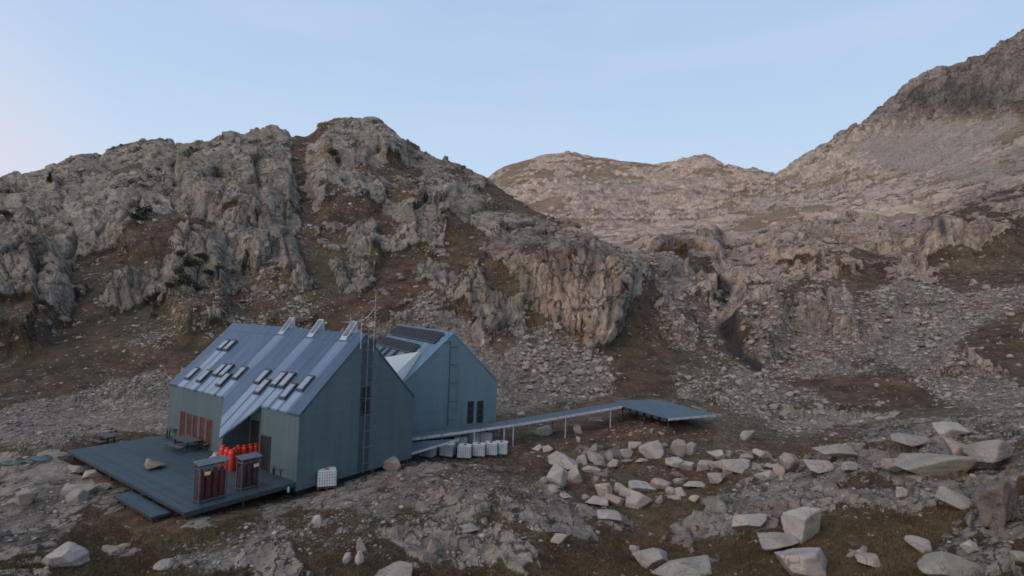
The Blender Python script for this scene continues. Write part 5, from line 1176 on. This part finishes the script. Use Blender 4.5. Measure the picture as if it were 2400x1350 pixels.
for b in [
 (1284,1360,1052,1102,'pale','big pale slab-topped boulder, leftmost and upper of the pair left of the cluster'), (1281,1334,1087,1139,'pale','pale rounded boulder under the big slab-topped one'), (1329,1366,1088,1133,'pale','upright pale boulder to the right of the rounded one below the slab'),
 (1350,1378,1061,1086,'pale','pale wedge boulder just right of the big slab-topped boulder'), (1377,1400,1036,1066,'grey','tall grey block standing at the top left of the cluster'), (1377,1420,1058,1087,'grey','broad grey boulder directly under the tall grey block'),
 (1391,1421,1079,1095,'grey','low grey boulder in front of the broad grey one'), (1366,1409,1092,1111,'pale','long low pale boulder lying above the flat bedrock slab'), (1419,1444,1055,1081,'grey','split grey boulder in the middle of the upper cluster'),
 (1423,1453,1072,1095,'pale','pale boulder in front of the split grey one'), (1453,1486,1052,1078,'pale','pale boulder leaning below the rounded one by the dark hollow'), (1472,1505,1033,1060,'pale','smooth rounded pale boulder left of the great wedge'),
 (1500,1560,1031,1078,'pale','great pale wedge-shaped boulder with pointed top in the upper cluster'), (1457,1486,1075,1088,'grey','low grey boulder at the foot of the dark hollow'), (1489,1521,1075,1086,'pale','thin flat stone at the foot of the great wedge'),
 (1547,1568,1036,1053,'grey','small grey boulder right behind the great wedge'), (1573,1610,1030,1073,'grey','tall grey pointed boulder right of the great wedge'), (1603,1640,1034,1067,'pale','pale boulder with overhanging right corner beside the pointed one'),
 (1562,1612,1071,1103,'pale','broad pale boulder at the left end of the lower row'), (1597,1637,1081,1106,'pale','second boulder in the lower row, next to the broad pale one'), (1636,1673,1084,1109,'pale','rounded boulder at the middle of the lower row'),
 (1652,1695,1081,1107,'grey','grey boulder right of the middle in the lower row'), (1665,1708,1051,1084,'pale','pale boulder behind the right part of the lower row'), (1683,1772,1071,1112,'pale','widest pale boulder at the right end of the lower row'),
 (1697,1728,1086,1114,'pink','round pinkish boulder in front of the widest one'), (1705,1721,1056,1072,'grey','small grey block behind the widest boulder'), (1735,1772,1062,1082,'grey','jagged grey boulder behind the right end of the lower row'),
 (1768,1797,1051,1069,'pale','narrow pale slab lying alone on the grass above the lower row'), (1838,1882,1060,1106,'grey','tall grey boulder at the right edge of the boulder field'), (1782,1832,1099,1128,'pale','pale egg-shaped boulder with dark shadow below, right of the lower row'),
 (1815,1854,1088,1114,'pink','pinkish boulder between the egg-shaped one and the tall grey one'), (1797,1828,1086,1102,'grey','small grey flat stone behind the egg-shaped boulder'), (1662,1714,1107,1136,'grey','domed grey boulder alone below the lower row'),
 (1396,1440,1132,1172,'pink','brownish pink block at the left of the front cluster'), (1440,1478,1130,1158,'pale','pale boulder behind the middle of the front cluster'), (1475,1546,1130,1159,'pale','long tilted pale slab at the back of the front cluster'),
 (1528,1580,1121,1151,'pink','pinkish tilted boulder at the upper right of the front cluster'), (1452,1489,1143,1169,'pale','pale boulder in the heart of the front cluster'), (1418,1470,1157,1191,'pink','large pinkish boulder at the front of the front cluster'),
 (1467,1532,1152,1194,'pale','largest whitish boulder of the front cluster'), (1559,1583,1141,1165,'grey','grey block right of the tilted slab'), (1577,1613,1140,1165,'pale','pale boulder at the right end of the front cluster'),
 (1537,1557,1163,1186,'grey','small upright grey stone right of the largest whitish boulder'), (1564,1600,1162,1173,'pale','flat pale stone beyond the small upright one'), (1371,1430,1167,1188,'pale','low flat whitish boulder left of the front cluster'),
 (1403,1461,1199,1221,'pale','long flat whitish slab alone in the grass in front of the front cluster'), (1617,1645,1160,1180,'pale','lone pale cube-like boulder in the grass right of the front cluster'),
 (1718,1822,1199,1250,'pale','big white wedge boulder, flat on top, its point facing right'), (1858,1939,1189,1274,'pale','tall upright pale boulder with rounded head in the right grass'), (1792,1899,1254,1295,'grey','broken low grey boulder with grass on it, below the tall upright one'),
 (1838,1990,1281,1365,'pale','biggest pale boulder at the bottom edge with rounded top'), (2146,2199,1262,1297,'grey','grey boulder in the grass above the greenish slab'), (2190,2326,1294,1368,'green','large flat greenish slab at the bottom right corner'),
 (2021,2080,1301,1332,'pink','low pink slab between the biggest boulder and the greenish slab'), (2262,2302,1266,1296,'pale','thin pale slab tilted in the grass above the greenish slab'), (2208,2280,984,1024,'pale','pale boulder with overhang crowning the right outcrop'),
 (2108,2203,1009,1048,'grey','long rounded grey boulder on the right outcrop, left of the overhanging one'), (2232,2319,1027,1089,'pink','large rounded pinkish grey boulder below the overhanging one'), (2135,2297,1047,1121,'green','huge smooth greenish slab sloping down to the right'),
 (2086,2152,1072,1106,'grey','blue-grey rounded boulder at the left end of the huge smooth slab'), (2315,2430,1022,1082,'grey','wide grey slab at the right edge of the picture'), (2312,2440,1100,1232,'dark','massive dark brown crag block with dark overhang at the right edge'),
 (2228,2306,1146,1194,'green','blue-grey slab propped left of the dark crag block'), (2107,2134,1140,1170,'pale','small pale upright stone below the huge smooth slab'), (1899,1969,1082,1110,'pink','rounded pinkish boulder on the grass left of the right outcrop'),
 (1979,2025,1081,1105,'grey','grey boulder beside the rounded pinkish one'), (1929,2015,1036,1077,'grey','low fractured grey boulder at the start of the right outcrop'), (1477,1502,1277,1302,'pale','pale stone at the left of the bottom cluster'),
 (1488,1585,1285,1330,'grey','long jagged grey boulder at the bottom of the grass'), (1536,1695,1314,1365,'green','broad low greenish boulder cut by the bottom edge'), (2386,2430,1296,1325,'green','greenish boulder cut by the lower right edge'),
 (128,208,1128,1170,'grey','rounded pale grey boulder on the rocks left of the lower platform'), (208,248,1129,1156,'grey','grey boulder between the rounded one and the lower platform'), (146,195,1086,1112,'grey','grey boulder just under the left terrace edge'),
 (181,231,1099,1122,'pale','pale flat boulder right under the terrace edge'), (86,165,1281,1333,'pale','pale sloping boulder in the brown grass near the lower left corner'), (350,400,1315,1340,'grey','grey boulder at the bottom, below the pale bedrock slab'),
 (25,75,1148,1190,'grey','grey boulder among the rocks near the left edge'), (145,190,1146,1186,'grey','grey boulder below the rounded pale one'), (865,962,1335,1368,'green','greenish round-topped boulder cut by the bottom edge at the centre left'),
 (1069,1122,1229,1250,'grey','long grey stone on the middle of the rocky knoll'), (998,1025,1266,1300,'grey','upright grey block at the lower front of the rocky knoll'), (802,819,1297,1325,'pale','narrow pale upright stone at the front of the rocky knoll'),
 (827,850,1292,1326,'pale','pale leaning stone right of the narrow upright one'), (832,859,1259,1296,'grey','grey block above the pale leaning stone'), (1288,1333,1249,1280,'grey','grey tilted block at the right tail of the rocky knoll'),
 (729,752,1209,1236,'pale','pale stone on the left crest of the rocky knoll'), (892,939,1067,1102,'pink','rosy boulder standing against the foot of the gable wall'), (1246,1271,1041,1058,'pale','pale boulder left of the pair near the tall walkway post'),
 (1269,1297,1041,1061,'pale','pale boulder right of the pair near the tall walkway post'), (1284,1310,1135,1151,'pale','small pale boulder under the left stack of boulders'), (1261,1286,1118,1138,'grey','small grey boulder left under the rounded pale one'),
 (1313,1343,1154,1169,'pink','low pinkish stone at the top right end of the rocky knoll'), (1363,1385,1159,1172,'grey','small stone left of the low flat whitish boulder'), (1343,1366,993,1017,'pale','pale stone on the grass slope right of the tall walkway posts'),
 (1350,1362,1022,1037,'pale','little pale stone below the one on the grass slope'), (1253,1300,994,1020,'grey','flat sloping grey boulder under the raised ramp'), (1524,1535,1007,1021,'grey','little grey stone on the grass below the landing platform'),
 (1737,1773,1005,1033,'green','greenish jagged boulder on the grass ridge right of the landing platform'), (1580,1608,1119,1136,'pale','flat pale stone on the right end of the flat bedrock'), (1605,1659,1132,1147,'pale','low pale slab between the domed boulder and the front cluster'),
 (1210,1232,963,975,'pale','pale stone beside the annex corner beyond the ramp'), (331,376,1076,1109,'green','pale yellowish rock poking up through the terrace boards')]:
    if b[5].startswith('pale yellowish'): continue
    boulder(*b[:5], b[5], BG if 1270 < b[0] < 1900 and b[3] < 1200 else None)
# the rock that the terrace is built round
p_ = on_deck(352, 1103); w_ = from_local(H1, p_[0], p_[1], 0)
v_ = rock_verts(4, 77, 9, .05); mn_, mx_ = v_.min(0), v_.max(0); v_ = (v_ - (mn_ + mx_) / 2) / (mx_ - mn_)
v_[:, 0] *= 1.15; v_[:, 1] *= .95; v_[:, 2] = (v_[:, 2] + .28) * .6 * (1.1 - v_[:, 0] * .7)
me = bpy.data.meshes.new('rock'); me.from_pydata(v_.tolist(), [], ICO[4][1].tolist()); me.polygons.foreach_set('use_smooth', np.ones(len(me.polygons), bool))
rk = link_mesh('rock', me, None, boulder_mat('yellowish_granite', (.26, .235, .18))); rk.location = Vector((w_[0], w_[1] + .4, w_[2])); tag(rk, 'pale yellowish rock poking up through the terrace boards', 'rock')

# ------------------------------------------------------------------ rubble: blocks in the talus, each its own object, then the small stuff
rs = np.random.RandomState(11)
rows_ = slice(0, row_at['F4']); pv_ = P[rows_].reshape(-1, 3); vx_, vy_, vd_ = VX[rows_].ravel(), VY[rows_].ravel(), VD[rows_].ravel()
den = dens[rows_].ravel(); rk_ = rock[rows_].ravel(); pk_ = m_pink[rows_].ravel(); dk_ = m_dark[rows_].ravel(); mw_ = m_wet[rows_].ravel()
def clear_of_hut(p):
    """True where no wing, deck, ramp or platform stands."""
    ok = np.ones(len(p), bool)
    for h, u0, u1, v0, v1 in ((H1, -.8, H1['L'] + 1.0, -Dd - .8, H1['W'] + .8), (H2, -1, H2['L'] + 3.2, -1, H2['W'] + 1)):
        c, s_ = math.cos(h['head']), math.sin(h['head']); dx, dy = p[:, 0] - h['x'], p[:, 1] - h['y']; u = dx * c + dy * s_; v = -dx * s_ + dy * c
        ok &= ~((u > u0) & (u < u1) & (v > v0) & (v < v1))
    c, s_ = math.cos(H1['head']), math.sin(H1['head']); dx, dy = p[:, 0] - H1['x'], p[:, 1] - H1['y']; u = dx * c + dy * s_; v = -dx * s_ + dy * c
    ok &= ~((u > u0_ - .6) & (u < u1_ + .6) & (v > v0_ - .6) & (v < 0))
    ok &= ~((np.abs(p[:, 0] + 3) < 8) & (p[:, 1] > 41) & (p[:, 1] < 51))
    ok &= ~((p[:, 0] > 8) & (p[:, 0] < 20) & (p[:, 1] > 43.5) & (p[:, 1] < 61))
    return ok
visible = (vx_ > -40) & (vx_ < 2440) & (vy_ < 1360) & (vd_ > 15) & clear_of_hut(pv_)
area = [((1150, 1480, 760, 960), 'rubble block in the rosy talus under the tall cliff', 'pink', 60, (9, 24)), ((1480, 1960, 840, 1010), 'grey rubble block on the slope beyond the landing platform', 'grey', 60, (8, 22)),
        ((1850, 2400, 640, 980), 'grey block in the long talus field of the right valley side', 'grey', 55, (8, 20)), ((1540, 1900, 690, 860), 'block on the ledges beside the dark stream', 'pink', 25, (8, 18))]
for (xa, xb, ya, yb), lab, tone_, cnt, (sa, sb) in area:
    k = np.where(visible & (vx_ > xa) & (vx_ < xb) & (vy_ > ya) & (vy_ < yb) & (den > .35))[0]
    if len(k) == 0: continue
    for i in rs.choice(k, cnt, False):
        sz = (sa + (sb - sa) * rs.rand() ** 2.2); w = sz * vd_[i] / F_PX
        v = rock_verts(2, int(rs.randint(1, 9999)), 9); mn, mx = v.min(0), v.max(0); v = (v - (mn + mx) / 2) / (mx - mn) * np.array([w, w * .9, w * rs.uniform(.5, .85)])
        me = bpy.data.meshes.new('boulder'); me.from_pydata(v.tolist(), [], ICO[2][1].tolist())
        o = link_mesh('boulder', me, None, M_b[tone_ if rs.rand() < .6 else 'grey']); o.location = Vector(pv_[i] + np.array([0, -.1 * w, w * .18])); o.rotation_euler = (rs.uniform(-.4, .4), rs.uniform(-.4, .4), rs.uniform(0, 6.28))
        tag(o, lab, 'boulder', lab.split(' ', 1)[1] if False else 'rubble: ' + lab)
def scatter(name, idx, sizes, templates, mat, flat=.65):
    n = len(idx); tv = [rock_verts(1, 500 + t, 8, 0) for t in range(templates)]; Fx = ICO[1][1]; nv = len(tv[0])
    tv = np.stack([(v - (v.min(0) + v.max(0)) / 2) / (v.max(0) - v.min(0)) for v in tv])
    a = rs.rand(n) * 6.283; ca, sa = np.cos(a), np.sin(a); v = tv[rs.randint(0, templates, n)] * (sizes[:, None] * np.stack([np.ones(n), rs.uniform(.6, 1, n), rs.uniform(flat * .6, flat * 1.2, n)], -1))[:, None, :]
    tx = rs.uniform(-.5, .5, n); y2 = v[..., 1] * np.cos(tx)[:, None] - v[..., 2] * np.sin(tx)[:, None]; z2 = v[..., 1] * np.sin(tx)[:, None] + v[..., 2] * np.cos(tx)[:, None]
    x3 = v[..., 0] * ca[:, None] - y2 * sa[:, None]; y3 = v[..., 0] * sa[:, None] + y2 * ca[:, None]
    V = np.stack([x3, y3, z2], -1) + (pv_[idx] + np.stack([rs.uniform(-.5, .5, n) * sizes, rs.uniform(-.5, .5, n) * sizes, sizes * .14], -1))[:, None, :]
    Fa = (Fx[None] + (np.arange(n) * nv)[:, None, None]).reshape(-1, 3)
    me = bpy.data.meshes.new(name); me.vertices.add(n * nv); me.vertices.foreach_set('co', V.astype(np.float32).ravel()); me.loops.add(Fa.size); me.loops.foreach_set('vertex_index', Fa.astype(np.int32).ravel())
    me.polygons.add(len(Fa)); me.polygons.foreach_set('loop_start', np.arange(0, Fa.size, 3, dtype=np.int32)); me.polygons.foreach_set('loop_total', np.full(len(Fa), 3, np.int32)); me.update(calc_edges=True)
    col = np.ones((n, nv, 4), np.float32); base = rs.uniform(.13, .36, (n, 1)) ; tint = np.where((rs.rand(n, 1) < .15 + .6 * pk_[idx][:, None]), np.array([[1, .76, .64]]), np.array([[1, .90, .77]]))
    col[..., :3] = (base * tint * (1 - .35 * dk_[idx][:, None]))[:, None, :]
    at = me.attributes.new('tint', 'FLOAT_COLOR', 'POINT'); at.data.foreach_set('color', col.ravel())
    o = link_mesh(name, me, None, mat); o['kind'] = 'stuff'; return o
m_, t_, b_ = new_mat('loose_granite'); g_ = NT(t_); at_ = g_.n('ShaderNodeAttribute', attribute_name='tint'); co_ = g_.n('ShaderNodeTexCoord').outputs['Object']
nz_ = g_.noise(co_, 3.0, 6, .7); g_.l(g_.mix(1.0, at_.outputs['Color'], g_.mix(g_.rng(nz_, .3, .7), (.6, .6, .6), (1.25, 1.25, 1.25)), 'MULTIPLY'), b_.inputs['Base Color']); b_.inputs['Roughness'].default_value = .95
g_.l(g_.bump(nz_, .6, .1), b_.inputs['Normal']); M_loose = m_
run_ = np.clip(.45 + 1.3 * fbm(ST[rows_].reshape(-1, 3) + 31, 7.0, 4, .6), .02, 1.6)
p_t = np.where(visible & (vd_ > 52), np.clip(den - .12, 0, 1) ** 1.3 * run_ + .012 * (1 - rk_), 0); p_t = np.where(mw_ > .3, 0, p_t)
it = rs.choice(len(p_t), 14000, False, p_t / p_t.sum()); fine_ = np.where((vx_[it] < 430) & (vd_[it] < 80), .62, 1.0); sz_px = (2.2 + 13 * rs.rand(14000) ** 5) * rs.choice([.8, 1.0, 1.25], 14000) * fine_
scatter('talus_rubble', it, sz_px * vd_[it] / F_PX, 24, M_loose)
p_n = np.where(visible & (vd_ <= 52), np.clip(den - .03, 0, 1) * .9 + .02 + .05 * rk_, 0)
it = rs.choice(len(p_n), 6000, False, p_n / p_n.sum()); sz_px = 2.0 + 13 * rs.rand(6000) ** 6
scatter('loose_stones', it, sz_px * vd_[it] / F_PX, 24, M_loose, .55)

# ------------------------------------------------------------------ shrubs, pine, cairn
m_, t_, b_ = new_mat('juniper_leaves'); g_ = NT(t_); co_ = g_.n('ShaderNodeTexCoord').outputs['Object']; g_.l(g_.mix(g_.noise(co_, 2.0, 4), (.018, .025, .012), (.05, .06, .028)), b_.inputs['Base Color']); b_.inputs['Roughness'].default_value = .9; M_leaf = m_
M_stem = simple_mat('shrub_stem', (.06, .045, .035), .9)
def shrub(px, py, w_px, h_px, label, name='juniper_shrub', cat='shrub', group=None, leaves=420, pine=False):
    g0 = ground_at(px, py); d = g0[1]; w, h = w_px * d / F_PX, h_px * d / F_PX
    r = np.random.RandomState(int(px * 7 + py)); o = empty(name, (g0[0], g0[1] - .15 * w, g0[2] - .05 * h))
    c = r.randn(7, 3) * np.array([.24, .24, .13]) + np.array([0, 0, .42])
    k = r.randint(0, 7, leaves); dirs = r.randn(leaves, 3); dirs /= np.linalg.norm(dirs, axis=1, keepdims=True); p = c[k] + dirs * (r.uniform(.12, .30, leaves) ** .8)[:, None]
    if pine: zz = r.rand(leaves); rad = (1 - zz) * .42 * (0.55 + .45 * np.abs(np.sin(zz * 16))) + .03; th = r.rand(leaves) * 6.283; p = np.stack([np.cos(th) * rad * r.rand(leaves) ** .4, np.sin(th) * rad * r.rand(leaves) ** .4, .08 + zz * .92], -1)
    p[:, 2] = np.clip(p[:, 2], .03, 1); p = p * np.array([w, w, h]); ls = .085 * max(w, h * .7)
    q = r.randn(leaves, 4, 3) * ls * .8 + p[:, None, :]
    me = bpy.data.meshes.new('foliage'); me.from_pydata(q.reshape(-1, 3).tolist(), [], [(4 * i, 4 * i + 1, 4 * i + 2, 4 * i + 3) for i in range(leaves)])
    link_mesh('crown' if pine else 'foliage', me, o, M_leaf)
    st = MB()
    if pine: st.bar((0, 0, -.05 * h), (0, 0, .9 * h), .035 * h, 6, .008 * h)
    else:
        for a_ in range(5): st.bar((0, 0, -.05 * h), (math.cos(a_ * 1.3) * .3 * w, math.sin(a_ * 1.3) * .3 * w, .5 * h), .03 * w, 5, .01 * w)
    st.build('trunk' if pine else 'stems', M_stem, o); return tag(o, label, cat, group)
shrub(117, 424, 15, 24, 'small dark pine standing out on the crest at the far left of the near mountain', 'pine_tree', 'tree', None, 600, True)
shrub(826, 1106, 30, 34, 'dry dark shrub growing against the gable wall by the ladder foot', 'shrub', 'shrub', None, 700)
JG = 'dark juniper shrubs on the mountain face'
for px_, py_, w_, h_ in ((370,396,11,9),(352,412,11,9),(335,437,12,8),(368,475,13,12),(448,350,9,7),(502,351,7,5),(165,527,13,10),(343,500,34,22),(325,512,24,14),(97,624,13,12),(115,639,12,12),(58,654,15,14),(588,528,8,8),(445,523,7,6),(20,450,16,12),(17,505,20,12),(37,520,10,7),(780,360,26,16),(790,378,16,16),(805,424,9,14),(977,438,10,8),(955,540,10,12),(1082,656,12,22),(1190,487,8,9),(1502,722,9,9),(1767,744,10,10),(1870,500,7,8),(1580,700,7,6),
    (430,600,22,18),(450,618,34,16),(478,602,26,12),(420,640,26,22),(440,664,40,20),(466,676,24,16),(402,672,20,14),(486,636,22,10),(515,625,16,9)):
    shrub(px_, py_, w_, h_, 'small dark green juniper shrub clinging to the rock of the near mountain', 'juniper_shrub', 'shrub', JG, 130 if w_ < 20 else 260)
g0 = ground_at(751, 303); cn = MB()
for i in range(6): r_ = .62 - i * .08; cn.lathe((g0[0] + .06 * math.sin(i * 2), g0[1] + .05 * math.cos(i * 3), g0[2] + i * .34 - .3), [(r_ * .9, 0), (r_, .1), (r_ * .95, .28), (r_ * .7, .34)], 7)
tag(cn.build('cairn', M_b['dark'], None), 'tiny stone cairn on the skyline left of the main summit', 'cairn')

# ------------------------------------------------------------------ dry grass on the near ground
pg = np.where(visible & (vd_ < 50) & (vd_ > 16), np.clip(.75 - rk_ * 1.1 - den * .8, 0, 1), 0)
ng = 26000; ig = rs.choice(len(pg), ng, False, pg / pg.sum()); nb_ = 5
b0 = pv_[ig][:, None, :] + np.concatenate([rs.randn(ng, nb_, 2) * .07, np.full((ng, nb_, 1), -.02)], -1)
hh_ = rs.uniform(.06, .2, (ng, nb_, 1)); an_ = rs.rand(ng, nb_) * 6.283; wd_ = np.stack([np.cos(an_), np.sin(an_), 0 * an_], -1) * .013
tip = b0 + np.concatenate([rs.randn(ng, nb_, 2) * .055 + np.array([.03, .0]), hh_], -1)
V = np.stack([b0 - wd_, b0 + wd_, tip], 2).reshape(-1, 3); nt = ng * nb_
me = bpy.data.meshes.new('grass'); me.vertices.add(len(V)); me.vertices.foreach_set('co', V.astype(np.float32).ravel()); me.loops.add(nt * 3); me.loops.foreach_set('vertex_index', np.arange(nt * 3, dtype=np.int32))
me.polygons.add(nt); me.polygons.foreach_set('loop_start', np.arange(0, nt * 3, 3, dtype=np.int32)); me.polygons.foreach_set('loop_total', np.full(nt, 3, np.int32)); me.update(calc_edges=True)
m_, t_, b_ = new_mat('dry_grass'); g_ = NT(t_); co_ = g_.n('ShaderNodeTexCoord').outputs['Object']
c_ = g_.mix(g_.rng(g_.noise(co_, .35, 5, .6), .35, .65), (.085, .058, .032), (.16, .115, .062)); c_ = g_.mix(g_.rng(g_.noise(co_, 4.0, 3), .45, .7), c_, (.06, .058, .028))
g_.l(c_, b_.inputs['Base Color']); b_.inputs['Roughness'].default_value = .9; b_.inputs['Specular IOR Level'].default_value = .15
gr = link_mesh('grass', me, None, m_); gr['kind'] = 'stuff'
